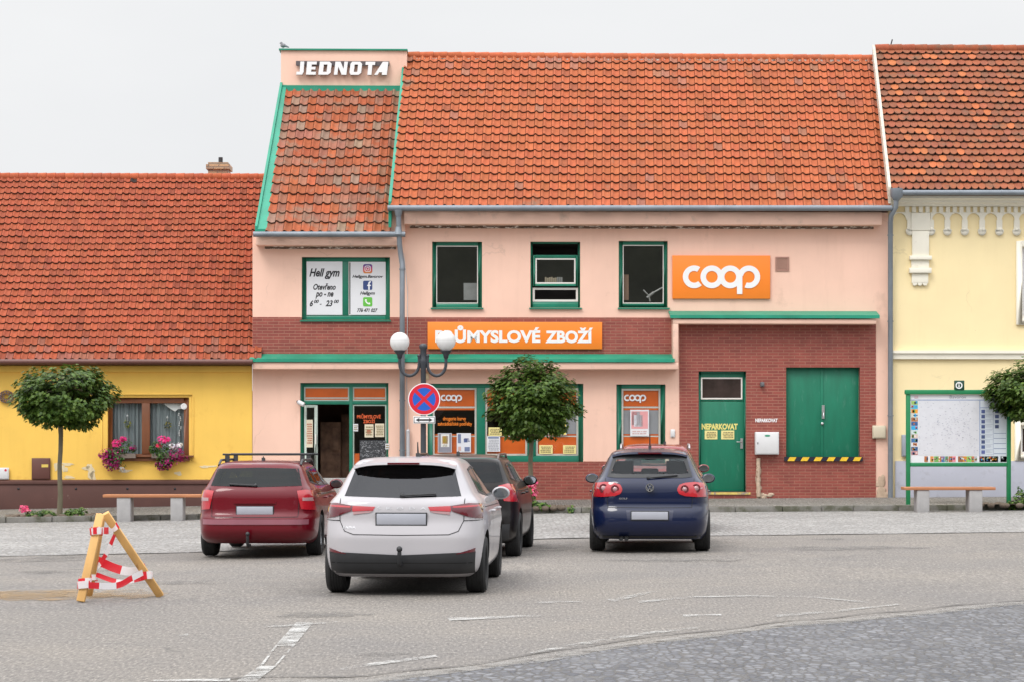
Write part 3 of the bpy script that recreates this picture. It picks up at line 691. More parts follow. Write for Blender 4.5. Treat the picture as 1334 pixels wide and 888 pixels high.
NEW = {(2, 2), (3, 2), (4, 2), (5, 3), (6, 3), (3, 5), (4, 5), (9, 5), (11, 3), (11, 2), (7, 4), (2, 7), (5, 7), (4, 8), (5, 8), (12, 10), (13, 10), (13, 11), (5, 12), (4, 13), (7, 13), (10, 13), (12, 12), (2, 14), (10, 14), (12, 15), (3, 16), (4, 16), (6, 16), (7, 16), (10, 17), (1, 15), (4, 18), (8, 19), (6, 20), (7, 20), (9, 21), (10, 21), (11, 21), (12, 20), (1, 19), (14, 18), (16, 9), (17, 14)}
def ccream(i, j):
    if (i, j) in NEW or random.random() < .004: return jitc((.39, .12, .045), .08)
    r_ = random.random()
    if r_ < .07: return jitc((.20, .075, .043), .12)
    if r_ < .40: return jitc((.235, .077, .04), .11)
    return jitc((.27, .085, .04), .11)
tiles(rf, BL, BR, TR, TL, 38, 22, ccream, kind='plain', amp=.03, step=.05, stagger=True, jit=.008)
rf.quad(TL, TR, back(TR, 5), back(TL, 5), (.3, .09, .04)); croof = rf.build('roof', CT, chs, recalc=False)
rd = MB(); ridge(rd, (TL[0], 4.52, TL[2]), (TR[0], 4.52, TR[2]), 23, .12, lambda: jitc((.28, .075, .035), .15)); rd.build('ridge_tiles', CT, croof)
vg = MB(); slope_board(vg, (BL[0] - .07, BL[1], BL[2] - .3), (TL[0] - .07, TL[1], TL[2] - .3), .07, .40); vg.build('verge_mortar', pm('pale_mortar', (.55, .50, .42), .9, .25, 8, .3, 50), croof)
lr = MB(); p = V3(1159.5, 64, 4.6); lr.tube([(p[0], p[1], p[2]), (p[0] + .02, p[1], p[2] + .1), (p[0] + .06, p[1], p[2] + .25)], .018, 6); lr.build('lightning_rod', pm('black_steel', (0, 0, 0)), croof)
gt = MB(); gt.tube([V3(1163, 251.5, -.6), V3(1520, 251.5, -.6)], .065, 12)
for x in (1193, 1250, 1304): p = V3(x, 251.5, -.6); gt.tube([p, (p[0] + .03, p[1], p[2])], .071, 10)
gt.build('gutter', ZINC, chs)
dp = MB(); dp.tube([V3(1168, 246, -.6), V3(1168, 256, -.6), V3(1167.5, 262, -.6)], [.15, .15, .06], 12)
dp.tube([V3(1167.5, 260, -.6), V3(1167, 270, -.58), V3(1161, 281, -.5), V3(1160, 290, -.4), V3(1160, 340, -.15), V3(1160, 650, -.12)], .062, 12)
for y in (306, 418, 540): dp.tube([V3(1160, y, -.3 if y < 320 else -.13), V3(1160, y + 1.5, -.3 if y < 320 else -.13)], .075, 12)
dp.build('downpipe', ZINC, chs)
# ================================================================== signs and things fixed to the houses
def origin(px0, py0, px1, py1, v): u, z = P((px0 + px1) / 2, py1, v); return (u, v, z)
# block letters on the parapet
sg = root('letter_sign', 'white raised block letters reading JEDNOTA on the salmon parapet', 'sign', origin(385, 80, 506, 98, 4.05))
ub, ut, zb, zt = RC(385, 80, 507, 97.5, 3.9)
def stroke_letter(ch, x0, w, zb, zt, v0, v1):
    mb = MB(); h = zt - zb; t = .30 * w if ch != 'N' else .27 * w; b = .20 * h; c = .14 * w; X = lambda p: x0 + p * w; Z = lambda p: zb + p * h
    sh = .13
    polys = {
        'J': [[(.45, 1), (1, 1), (1, .2), (.82, 0), (0, 0), (0, .22), (.45, .22)]],
        'E': [[(0, 0), (1, 0), (1, .22), (.5, .22), (.5, .4), (.92, .4), (.92, .6), (.5, .6), (.5, .78), (1, .78), (1, 1), (0, 1)]],
        'T': [[(0, .76), (.3, .76), (.3, 0), (.72, 0), (.72, .76), (1, .76), (1, 1), (0, 1)]],
        'N': [[(0, 0), (.28, 0), (.28, .62), (.62, 0), (1, 0), (1, 1), (.72, 1), (.72, .45), (.42, 1), (0, 1)]],
        'A': [[(0, 0), (.26, 0), (.36, .2), (.60, .2), (.60, 0), (1, 0), (1, 1), (.55, 1)]]}
    def pr(poly): mb.prism([(X(px) + sh * (pz - .5) * w, Z(pz)) for px, pz in poly], v0, v1)
    if ch in polys:
        for p_ in polys[ch]: pr(p_)
        if ch == 'A': pass
    else:
        k = .16 if ch == 'O' else 0
        pr([(0, k), (k * .8, 0), (.8, 0), (1, .16), (1, .84), (.8, 1), (.66, 1), (.66, .0 + .22), (.36, .22), (.36, 1), (k * .8 if k else 0, 1), (0, 1 - k)][:12])
        pr([(.362, .78), (.658, .78), (.658, 1), (.362, 1)])
    return mb
lx = [(386.3, 395.6, 'J'), (399.2, 411.8, 'E'), (415.5, 431.2, 'D'), (435.8, 452, 'N'), (455.8, 471, 'O'), (475.5, 488, 'T'), (488.5, 504.8, 'A')]
BK = pm('letter_back', (.10, .085, .09), .6)
for a, b, c_ in lx:
    m_ = stroke_letter(c_, P(a, 0, 3.9)[0], P(b, 0, 3.9)[0] - P(a, 0, 3.9)[0], zb, zt, 3.95, 3.99); l_ = m_.build('letter', WHITE, sg)
    m2 = stroke_letter(c_, P(a, 0, 3.9)[0] - .004, P(b, 0, 3.9)[0] - P(a, 0, 3.9)[0] + .008, zb - .005, zt + .008, 3.992, 4.03); m2.build('letter_return', BK, l_)
m_ = MB(); m_.box(ub, ut, 4.035, 4.07, zt - .09, zt + .03); m_.build('mounting_rail', BK, sg)
# orange signs
def sign_board(px, v, name, label, th=.05, cat='sign', mat=ORANGE):
    u0, u1, z0, z1 = RC(*px, v); r_ = root(name, label, cat, ((u0 + u1) / 2, v, z0))
    m_ = MB(); m_.box(u0, u1, v, v + th, z0, z1); m_.build('board', mat, r_, bev=.006); return r_
s1 = sign_board((876, 333, 1003.5, 389.5), -.06, 'logo_sign', 'orange rectangular sign with linked white ring lettering beside the upper windows')
m_ = MB(); ua, zc_ = P(889.5, 361, -.064); ub_, _ = P(990.5, 361, -.064); coop(m_, ua, ub_, zc_, -.072, -.064); m_.build('lettering', WHITE, s1)
s2 = sign_board((557, 419.5, 784.5, 454.5), -.08, 'shop_name_sign', 'long orange sign reading PRŮMYSLOVÉ ZBOŽÍ on the brick band')
m_ = MB(); text(m_, 'PRŮMYSLOVÉ', *RC(567, 424, 704, 446.5, -.084), -.086, .042, depth=.004); m_.build('lettering', WHITE, s2); m_ = MB()
text(m_, 'ZBOŽÍ', *RC(710.5, 427, 772.5, 446.8, -.084), -.086, .042, depth=.004); m_.build('lettering', WHITE, s2)
# gym banners in the left upper window
vb = .105
def banner(px, label):
    u0, u1, z0, z1 = RC(*px, vb); r_ = root('window_banner', label, 'poster', ((u0 + u1) / 2, vb, z0)); m_ = MB(); m_.box(u0, u1, vb, vb + .012, z0, z1); m_.build('sheet', PAPER, r_); return r_
b1 = banner((399.5, 341, 446, 410.5), 'white window banner reading Hell gym with opening hours'); vt = vb - .003
m_ = MB(); sk = .32
text(m_, 'Hell gym', *RC(403, 350, 442.5, 364, vt), vt, .032, sk); text(m_, 'Otevřeno', *RC(408, 369.5, 437.5, 378, vt), vt, .032, sk)
text(m_, 'po - ne', *RC(411, 381, 434.5, 389.5, vt), vt, .032, sk); text(m_, '6', *RC(403.5, 391.5, 408, 399.5, vt), vt, .032, sk); text(m_, '00', *RC(409, 390.8, 415.3, 395.3, vt), vt, .032, sk)
text(m_, '-', *RC(416.5, 396.2, 419, 397.2, vt), vt, .0, sk); text(m_, '23', *RC(424, 391.5, 433.5, 399.5, vt), vt, .032, sk); text(m_, '00', *RC(435, 390.8, 441.5, 395.3, vt), vt, .032, sk)
m_.build('lettering', BLACK, b1)
b2 = banner((456.5, 341.5, 502.5, 410.5), 'white window banner with three app icons and a phone number')
m_ = MB(); text(m_, 'Hellgym.Bavorov', *RC(459, 358.5, 499, 363.5, vt), vt, .032, sk); text(m_, 'Hellgym', *RC(469, 380, 488.5, 385.5, vt), vt, .032, sk); text(m_, '776 471 027', *RC(465, 402, 492, 407, vt), vt, .032, sk)
m_.build('lettering', BLACK, b2)
def rrect(u0, u1, z0, z1, r, n=5):
    pts = []
    for cx_, cz_, a0 in ((u1 - r, z1 - r, 0), (u0 + r, z1 - r, 90), (u0 + r, z0 + r, 180), (u1 - r, z0 + r, 270)):
        for k in range(n + 1): a = R(a0 + 90 * k / n); pts.append((cx_ + r * math.cos(a), cz_ + r * math.sin(a)))
    return pts
def icon(yc, mk):
    u0, u1, z0, z1 = RC(473, yc - 6, 485, yc + 6, vt); m_ = MB(); mk(m_, u0, u1, z0, z1, (u1 - u0)); m_.build('app_icon', COLM, b2)
def flat(m_, pts, v, col): m_.add([(x, v, z) for x, z in pts], [list(range(len(pts)))], col)
def camera_icon(m_, u0, u1, z0, z1, w):
    for k in range(6):
        c = [(.65, .22, .05), (.70, .12, .06), (.66, .06, .10), (.50, .04, .18), (.26, .04, .24), (.09, .04, .24)][k]
        pts = [(x, min(max(z, z0 + w * k / 6), z0 + w * (k + 1) / 6)) for x, z in rrect(u0, u1, z0, z1, w * .22)]
        flat(m_, pts, vt - .001, c)
    o = rrect(u0 + .16 * w, u1 - .16 * w, z0 + .16 * w, z1 - .16 * w, .2 * w); i_ = rrect(u0 + .24 * w, u1 - .24 * w, z0 + .24 * w, z1 - .24 * w, .14 * w); n_ = len(o)
    m_.add([(x, vt - .003, z) for x, z in o + i_], [(k, (k + 1) % n_, n_ + (k + 1) % n_, n_ + k) for k in range(n_)], (.85, .8, .82))
    cx_, cz_ = (u0 + u1) / 2, (z0 + z1) / 2; m_.arc(cx_, cz_, .11 * w, .18 * w, 0, 360, vt - .004, vt - .003, 24, (.85, .8, .82)); m_.disc(u1 - .32 * w, z1 - .32 * w, .04 * w, vt - .004, 10, (.85, .8, .82))
def f_icon(m_, u0, u1, z0, z1, w):
    flat(m_, rrect(u0, u1, z0, z1, w * .14), vt - .001, (.035, .065, .21)); c = (.85, .86, .9); X = lambda t: u0 + t * w; Z = lambda t: z0 + t * w
    m_.box(X(.56), X(.72), vt - .004, vt - .002, Z(0), Z(.70), c); m_.box(X(.44), X(.86), vt - .005, vt - .0045, Z(.42), Z(.55), c)
    m_.arc(X(.84), Z(.68), .12 * w, .28 * w, 90, 180, vt - .0045, vt - .003, 12, c)
def phone_icon(m_, u0, u1, z0, z1, w):
    flat(m_, rrect(u0, u1, z0, z1, w * .14), vt - .001, (.13, .50, .06)); c = (.85, .9, .85); cx_, cz_ = u0 + .74 * w, z0 + .74 * w
    m_.arc(cx_, cz_, .40 * w, .54 * w, 185, 265, vt - .004, vt - .003, 16, c)
    for a in (188, 262): m_.ball((cx_ + .44 * w * math.cos(R(a)), vt - .003, cz_ + .44 * w * math.sin(R(a))), .11 * w, .003, .11 * w, 10, 6, c)
icon(350.5, camera_icon); icon(372, f_icon); icon(393.5, phone_icon)
# no-parking letterings
s3 = root('door_lettering', 'yellow letters reading NEPARKOVAT on the green service door', 'lettering', origin(914, 551, 962, 559, .11))
m_ = MB(); text(m_, 'NEPARKOVAT', *RC(914, 551, 961, 559, .125), .123, .05); m_.build('letters', pm('yellow_letters', (.78, .70, .22), .5), s3)
s4 = root('wall_lettering', 'small white letters reading NEPARKOVAT on clinker above the meter box', 'lettering', origin(984, 544, 1013, 549, -.02))
m_ = MB(); text(m_, 'NEPARKOVAT', *RC(984, 544.5, 1013, 549.3, -.02), -.021, .04, depth=.004); m_.build('letters', WHITE, s4)
# notices: sheet + rows of print
def notice(px, v, label, mat=YPAPER, rows=4, group='paper notices on the shop front', pic=None, border=None, ink=None, cat='notice', rx=(.08, .92), ry=(.12, .88)):
    u0, u1, z0, z1 = RC(*px, v); r_ = root('paper_notice', label, cat, ((u0 + u1) / 2, v, z0), group=group)
    m_ = MB(); m_.box(u0, u1, v - .004, v, z0, z1); m_.build('sheet', mat, r_); w_, h_ = u1 - u0, z1 - z0
    p_ = MB()
    if border: p_.rect(u0 + .03 * w_, u1 - .03 * w_, z0 + .02 * h_, z1 - .02 * h_, v - .006, border)
    for (a, b, c, d, col) in (pic or []): p_.rect(u0 + a * w_, u0 + b * w_, z0 + c * h_, z0 + d * h_, v - .008, col)
    ink = ink or (.30, .24, .12)
    rnd = random.Random(px[0] * 7 + px[1])
    for k in range(rows):
        zc_ = z0 + h_ * (ry[0] + (ry[1] - ry[0]) * (k + .5) / rows); hh = h_ * (ry[1] - ry[0]) / rows * .26; x = u0 + w_ * (rx[0] + rnd.uniform(0, .12))
        while x < u0 + w_ * (rx[1] - .06):
            e = min(x + w_ * rnd.uniform(.07, .22), u0 + rx[1] * w_); p_.rect(x, e, zc_ - hh, zc_ + hh, v - .01, ink); x = e + w_ * .035
    if p_.v: p_.build('print', COLM, r_)
    return r_
notice((918, 560, 934.5, 571.5), .128, 'left pale yellow notice under the yellow letters on the green door')
notice((939.5, 560, 956.5, 571.5), .128, 'right pale yellow notice under the yellow letters on the green door')
nv = .10
notice((570.5, 563.5, 588.5, 588.5), nv, 'white framed poster with an orange picture, leftmost in the shop window', PAPER, 2, border=(.25, .25, .30), pic=[(.22, .82, .28, .95, (.72, .72, .70)), (.32, .72, .45, .85, (.80, .45, .10)), (.4, .62, .55, .75, (.75, .65, .12))], ry=(.3, .42), rx=(.3, .75))
notice((595, 563.5, 613.5, 588.5), nv, 'white poster with blue blocks, second from left in the shop window', PAPER, 3, border=(.70, .71, .76), pic=[(.08, .30, .48, .95, (.16, .20, .32)), (.55, .92, .05, .28, (.16, .20, .34)), (.5, .75, .52, .72, (.10, .14, .30)), (.10, .3, .08, .3, (.62, .40, .36))], ink=(.06, .08, .2), ry=(.55, .75), rx=(.48, .92))
notice((636.5, 556, 653.5, 567), nv, 'pale yellow notice above a white letter sheet in the middle pane')
notice((634.5, 567.6, 651.5, 587.5), nv - .004, 'white letter sheet with dark blue heading in the middle pane', PAPER, 7, ink=(.42, .43, .48), pic=[(.08, .9, .86, .95, (.10, .16, .32))], ry=(.06, .80))
notice((667.5, 556, 684.5, 567.5), nv, 'pale yellow notice at the right edge of the middle pane')
notice((714, 540, 738, 566), nv, 'large yellow poster with dense black print in the right pane', PAPER, 9, border=(.80, .66, .12), ink=(.10, .08, .03), ry=(.08, .94))
notice((702.5, 579, 720, 590.5), nv, 'pale yellow notice low in the right pane, left of its pair')
notice((733.5, 579, 750.5, 590.5), nv, 'pale yellow notice low in the right pane, right of its pair')
notice((821, 533, 845.5, 567.5), nv, 'white poster with a tilted book on pink, in the narrow shop window', PAPER, 2, border=(.75, .74, .76), pic=[(.06, .94, .28, .94, (.72, .33, .34)), (.10, .52, .42, .92, (.56, .57, .62)), (.2, .66, .36, .80, (.68, .69, .74))], ink=(.6, .4, .4), ry=(.06, .22))
# entrance papers
ev_ = .10
notice((399, 546, 407.5, 582), .045, 'tall cream paper strip on the open shop door', pm('cream_paper', (.72, .64, .48), .6), 9, ink=(.45, .16, .10))
notice((475, 552, 486.5, 569), ev_, 'cream notice left of its pair behind the entrance glass', pm('cream_paper', (0, 0, 0)), 4, pic=[(.25, .7, .3, .6, (.5, .14, .08))])
notice((488.5, 551, 500.5, 568.5), ev_, 'cream notice with drawing, right of its pair behind the entrance glass', pm('cream_paper', (0, 0, 0)), 6)
notice((460, 551.5, 466.5, 561), ev_, 'small white slip at the left edge of the entrance glass', PAPER, 3)
notice((502, 577, 507, 584.5), -.01, 'small white card on the right door jamb', PAPER, 2)
rr_ = root('window_letters', 'red letters reading PRŮMYSLOVÉ ZBOŽÍ on the entrance glass', 'lettering', origin(465, 539, 496, 550, .1))
m_ = MB(); text(m_, 'PRŮMYSLOVÉ', *RC(465, 538, 496, 544.5, .12), .118, .02); text(m_, 'ZBOŽÍ', *RC(473, 545, 488.5, 550.5, .12), .118, .02); m_.build('letters', pm('red_letters', (.80, .13, .035), .5), rr_)
cbm = D.materials.new('chalk_slate'); nt = NT(cbm); bs = nt.n['Principled BSDF']; co_ = coords(nt, (1, 1, 1.8)); f_ = noise(nt, co_, 13, 2, .5, 2.5); col_ = ramp(nt, f_, [(.56, (.035, .037, .042)), (.63, (.30, .31, .33))]); nt.lk(col_, bs.inputs['Base Color']); bs.inputs['Roughness'].default_value = .8
rr_ = root('chalkboard', 'dark slate menu board with chalk scribbles beside the entrance', 'chalkboard', origin(469, 573, 501, 601, .05))
m_ = MB(); a = RC(469, 573, 501.5, 602, .06); m_.box(*a[:2], .06, .08, *a[2:]); m_.build('slate', cbm, rr_); m_ = MB(); m_.frame(a[0] - .012, a[1] + .012, a[2] - .012, a[3] + .012, .014, .055, .085); m_.build('rim', BLACK, rr_)
# boxes on the wall
def wall_box(name, px, v0, label, mat, cat='utility box', bev=.012, extra=None):
    u0, u1, z0, z1 = RC(*px, v0); r_ = root(name, label, cat, ((u0 + u1) / 2, 0, z0)); m_ = MB(); m_.box(u0, u1, v0 + .015, -.017, z0, z1); bd_ = m_.build('housing', mat, r_, bev=bev)
    m_ = MB(); m_.box(u0 + .02, u1 - .02, v0, v0 + .014, z0 + .02, z1 - .02); m_.build('lid', mat, r_, bev=.008)
    if extra: extra(r_, u0, u1, z0, z1, v0)
    return r_
LG = pm('light_grey_plastic', (.68, .68, .69), .5, .05, 3)
def ex(r_, u0, u1, z0, z1, v0):
    m_ = MB(); m_.disc((u0 + u1) / 2, z1 - .09, .07, v0 - .002, 20, (.05, .30, .18), rz=.025); m_.box(u0 + .04, u0 + .06, v0 - .01, v0, z0 + .25, z0 + .3, (.1, .1, .1)); m_.build('sticker', COLM, r_)
wall_box('meter_box', (984.5, 562, 1015, 591.5), -.22, 'light grey meter box on the clinker wall beside the green door', LG, extra=ex)
wall_box('junction_box', (1137, 553.5, 1154.5, 570.5), -.10, 'beige junction box at the right corner of the salmon building', pm('beige_metal', (.60, .53, .40), .5, .08, 3))
wall_box('doorbell', (873.5, 558.5, 879.5, 569), -.05, 'small white doorbell panel left of the clinker wall', LG, 'doorbell', .008)
wall_box('wall_lamp', (991, 497, 996, 503), -.14, 'tiny dark wall lamp over the meter box', pm('dark_grey_metal', (.13, .13, .14), .5), 'lamp', .012)
wall_box('alarm_box', (553.5, 484.5, 559, 493.5), -.07, 'small cream alarm box above the shop window', pm('alarm_plastic', (.75, .62, .42), .5), 'alarm box', .008)
rr_ = root('security_camera', 'small white dome camera at the left jamb of the entrance', 'camera', origin(390, 520, 398, 531, -.05))
m_ = MB(); p = V3(391.5, 525, -.06); m_.tube([(p[0] - .08, -.01, p[2] + .05), (p[0] - .02, -.1, p[2] + .04)], .03, 8); m_.build('bracket', pm('dark_grey_metal', (0, 0, 0)), rr_)
m_ = MB(); m_.tube([(p[0] - .05, -.12, p[2] + .04), (p[0] + .09, -.16, p[2] - .03)], .055, 12); m_.build('camera_body', LG, rr_)
wall_box('meter_cabinet', (41, 596, 65.5, 624), -.05, 'brown meter cabinet with a yellow sticker on the yellow wall', BROWNM, extra=lambda r_, u0, u1, z0, z1, v0: MB().box(u0 + .24, u0 + .40, v0 - .004, v0, z1 - .22, z1 - .15, (.75, .55, .12)).build('sticker', COLM, r_))
wall_box('white_box', (-8, 608.5, 11.5, 624), -.06, 'white wall box with a red mark above the brown plinth', LG, extra=lambda r_, u0, u1, z0, z1, v0: MB().disc(u0 + .16 + .12, z1 - .06, .03, v0 - .002, 12, (.6, .03, .06)).build('sticker', COLM, r_))
wall_box('grey_cabinet', (1175, 565.5, 1190, 594), -.10, 'grey wall cabinet half hidden by the town map board', pm('grey_cabinet_metal', (.30, .33, .38), .5))
rr_ = root('wall_ornament', 'round wrought metal wreath ornament on the yellow wall', 'ornament', origin(0, 508, 18, 526, 0))
m_ = MB(); u_, z_ = P(8.5, 516, -.03)
m_.arc(u_, z_, .13, .155, 0, 360, -.05, -.02, 30); m_.arc(u_, z_, .06, .08, 0, 360, -.05, -.02, 20)
for k in range(14):
    a_ = 2 * math.pi * k / 14; m_.arc(u_ + .14 * math.cos(a_) * 1.1, z_ + .105 * math.sin(a_), .028, .042, 0, 360, -.055 - .001 * k, -.02, 12)
m_.build('metalwork', pm('rusty_iron', (.16, .10, .085), .7, .4, 20), rr_)
# things seen behind the upper panes
def inside(name, label, cat, px, v, th, mat, bev=.0):
    u0, u1, z0, z1 = RC(*px, v); m_ = MB(); m_.box(u0, u1, v, v + th, z0, z1); return solo(m_, name, mat, label, cat, ((u0 + u1) / 2, v, z0), bev=bev)
inside('grey_board', 'pale grey board leaning behind the left upper window', 'board', (604, 369, 622, 391), .32, .05, pm('pale_board', (.42, .42, .43), .7, .15, 5))
inside('plywood_sheet', 'brown plywood sheet standing behind the right upper window', 'board', (811, 358, 819, 391), .3, .03, pm('plywood', (.42, .25, .18), .7))
for k in range(9):
    px = 710 + k * 2.6; u0, u1, z0, z1 = RC(px, 361 + random.uniform(0, 1.5), px + 2.0, 370, .22); m_ = MB(); m_.box(u0, u1, .22, .36, z0, z1); m_.box(u0 + .004, u1 - .004, .215, .22, z0 + .02, z1 - .02)
    solo(m_, 'book', pm('book_cover_%s' % ('beige' if k < 6 else 'grey'), (.55, .46, .34) if k < 6 else (.4, .4, .4), .6, .1, 9), 'thin upright book in a row behind the half-open upper window', 'book', (u0, .22, z0), group='books behind the half-open window')
m_ = MB(); a = RC(706, 370, 742, 371.5, .22); m_.box(a[0], a[1], .21, .5, a[2], a[3]); solo(m_, 'shelf', pm('shelf_board', (.25, .19, .14), .6), 'shelf board carrying books behind the half-open window', 'shelf', (a[0], .4, a[2]))
rr_ = root('stand', 'metal stand with a tilted bar behind the right upper window', 'stand', origin(835, 370, 866, 392, .35))
m_ = MB(); pts = [V3(838, 378, .3), V3(845, 385, .3), V3(863, 375, .3)]; m_.tube(pts, .022, 8); m_.tube([V3(845, 385, .3), V3(847, 393, .3)], .02, 8); m_.tube([V3(843, 388, .32), V3(852, 381, .3)], .035, 8); m_.build('bar', pm('pale_metal', (.5, .5, .5), .4, metal=.4), rr_)
# window flower boxes of the yellow house
def leaf_cluster(mb, c, rad, n, size, cols, rnd, droop=.3, lobes=0, nrm_up=.5):
    for _ in range(n):
        while True:
            d = Vector((rnd.uniform(-1, 1), rnd.uniform(-1, 1), rnd.uniform(-1, 1)))
            if d.length < 1: break
        p = Vector((c[0] + d.x * rad[0], c[1] + d.y * rad[1], c[2] + d.z * rad[2]))
        nn = (d * .8 + Vector((rnd.uniform(-.6, .6), -.3 + rnd.uniform(-.6, .6), nrm_up + rnd.uniform(-.5, .5)))).normalized()
        t = nn.cross(Vector((rnd.uniform(-1, 1), rnd.uniform(-1, 1), rnd.uniform(-.4, .4)))).normalized(); b = nn.cross(t)
        s = size * rnd.uniform(.6, 1.2); col = jitc(rnd.choice(cols), .2, .1)
        if lobes:
            vs = [p + t * s * .5 * (1 if k % 2 else .55) * math.cos(2 * math.pi * k / (2 * lobes)) + b * s * .5 * (1 if k % 2 else .55) * math.sin(2 * math.pi * k / (2 * lobes)) + nn * s * .12 * (k % 2) for k in range(2 * lobes)]
            mb.add(vs, [list(range(2 * lobes))], col)
        else:
            vs = [p - t * s * .5, p - b * s * .3 + nn * s * .08, p + t * s * .5 - nn * s * droop * .3, p + b * s * .3 + nn * s * .08]
            mb.add(vs, [(0, 1, 2), (0, 2, 3)], col)
LEAFM = pm('plant_leaf', (1, 1, 1), .5, .1, 8, attr=True, transl=.25)
PETAL = pm('petals', (1, 1, 1), .6, .08, 9, attr=True, transl=.25)
GRN = [(.05, .12, .02), (.035, .09, .018), (.08, .16, .03)]
def flower_box(px_box, cl, label):
    u0, u1, z0, z1 = RC(*px_box, -.12); r_ = root('flower_box', label, 'flower box', ((u0 + u1) / 2, -.1, z0), group='flower boxes on the yellow house sill')
    m_ = MB(); m_.ext([(-.2, z1), (-.18, z0), (-.05, z0), (-.03, z1)], u0, u1); m_.build('trough', pm('grey_brown_trough', (.24, .19, .16), .7, .1, 5), r_)
    rnd = random.Random(px_box[0]); lf_ = MB(); pt_ = MB()
    for kind, x, y, rx, rz, n in cl:
        u_, z_ = P(x, y, -.16); cols = {'g': GRN, 'm': [(.34, .004, .12), (.42, .008, .17), (.24, .003, .09)], 'p': [(.85, .05, .30), (.78, .03, .22)], 'w': [(.8, .78, .8)], 'r': [(.70, .03, .10)]}[kind]
        leaf_cluster(lf_ if kind == 'g' else pt_, (u_, -.17, z_), (rx, .10, rz), n, .085 if kind == 'g' else .075, cols, rnd, lobes=0 if kind == 'g' else 5)
    lf_.build('foliage', LEAFM, r_, recalc=False); pt_.build('blossoms', PETAL, r_, recalc=False)
flower_box((149, 590, 177, 596), [('g', 148, 592, .28, .20, 110), ('g', 162, 582, .22, .20, 110), ('g', 150, 602, .28, .2, 90), ('m', 140, 592, .24, .18, 110), ('m', 147, 602, .26, .20, 150), ('m', 155, 589, .16, .14, 40), ('p', 152, 577, .12, .10, 70), ('p', 161, 571, .08, .06, 40), ('m', 173, 582, .09, .06, 22), ('w', 160, 611, .12, .05, 14), ('g', 174, 585, .08, .06, 20)], 'flower box with magenta petunias and pink geraniums, left on the sill')
flower_box((198, 590, 232, 596), [('g', 207, 584, .26, .2, 120), ('g', 218, 594, .28, .24, 130), ('g', 213, 604, .2, .16, 70), ('p', 213, 572, .16, .09, 70), ('r', 207, 580, .09, .07, 40), ('m', 212, 605, .22, .14, 110), ('m', 229, 589, .22, .2, 70), ('m', 222, 598, .22, .2, 60), ('m', 238, 596, .14, .1, 20), ('w', 226, 580, .14, .08, 34), ('w', 234, 579, .08, .06, 20), ('g', 200, 585, .1, .1, 30)], 'flower box with magenta petunias and white blossoms, right on the sill')
# hanging window decorations
def hang(x, y, lab, cols):
    u_, z_ = P(x, y, .2); r_ = root('hanging_wreath', lab, 'decoration', (u_, .2, z_)); m_ = MB(); m_.tube([(u_, .2, P(0, y - 13, .2)[1]), (u_, .2, z_ + .05)], .004, 5); m_.ball((u_, .19, P(0, y - 10, .2)[1]), .025, col=None); m_.build('cord', PAPER, r_)
    m_ = MB(); rnd = random.Random(x)
    for k in range(40):
        a_ = rnd.uniform(0, 6.28); leaf_cluster(m_, (u_ + .07 * math.cos(a_), .19, z_ + .075 * math.sin(a_)), (.03, .02, .03), 1, .06, cols, rnd)
    m_.build('wreath', LEAFM, r_, recalc=False)
hang(166, 551, 'small yellow-green wreath hanging behind the left pane of the yellow house', [(.30, .33, .05), (.12, .16, .03), (.45, .40, .08)])
hang(218, 553, 'small dark and yellow wreath hanging behind the right pane of the yellow house', [(.05, .06, .03), (.50, .44, .08), (.03, .05, .05)])
rr_ = root('lace_valance', 'white lace valance with a round motif in the top corner of the window', 'curtain', origin(212, 524, 243, 536, .09))
m_ = MB(); pts = [(P(213, 525, .19)), (P(219, 530, .19)), (P(224, 533, .19)), (P(228, 535.5, .19)), (P(232, 532, .19)), (P(238, 532, .19)), (P(238, 525, .19))]; m_.prism(pts, .19, .194); u_, z_ = P(239.5, 528.5, .09); m_.disc(u_, z_, .075, .085, 24); m_.arc(u_, z_, .04, .05, 0, 360, .08, .084)
for k in range(14): p = P(234 + random.uniform(-1, 2), 538 + k * 2.2, .2); m_.ball((p[0], .19, p[1]), .018, n=6, m=4)
m_.build('lace', WHITE, rr_)
m_ = MB(); u_, z_ = P(363, 64, 4.2)      # bird on the parapet
u_, z_ = P(368, 62, 4.2)
rr_ = root('bird', 'small grey bird perched on the left corner of the parapet', 'bird', (u_, 4.2, P(0, 63.5, 4.2)[1]))
zz0 = P(0, 63.6, 4.2)[1] + .03
m_.ball((u_ + .02, 4.2, zz0 + .075), .075, .05, .055, 14, 10); m_.ball((u_ - .03, 4.2, zz0 + .14), .036, .034, .036, 12, 8); m_.tube([(u_ + .0, 4.2, zz0 + .09), (u_ - .03, 4.2, zz0 + .14)], [.05, .03], 10); m_.tube([(u_ + .07, 4.2, zz0 + .07), (u_ + .17, 4.2, zz0 + .03)], [.035, .015], 8)
m_.tube([(u_ - .055, 4.2, zz0 + .142), (u_ - .085, 4.2, zz0 + .135)], [.012, .002], 6)
for d in (-.015, .02): m_.tube([(u_ + .015, 4.2 + d, zz0 + .03), (u_ + .01, 4.2 + d, zz0 - .02)], .006, 5)
m_.build('body', pm('grey_feathers', (.22, .22, .24), .8, .3, 20), rr_)

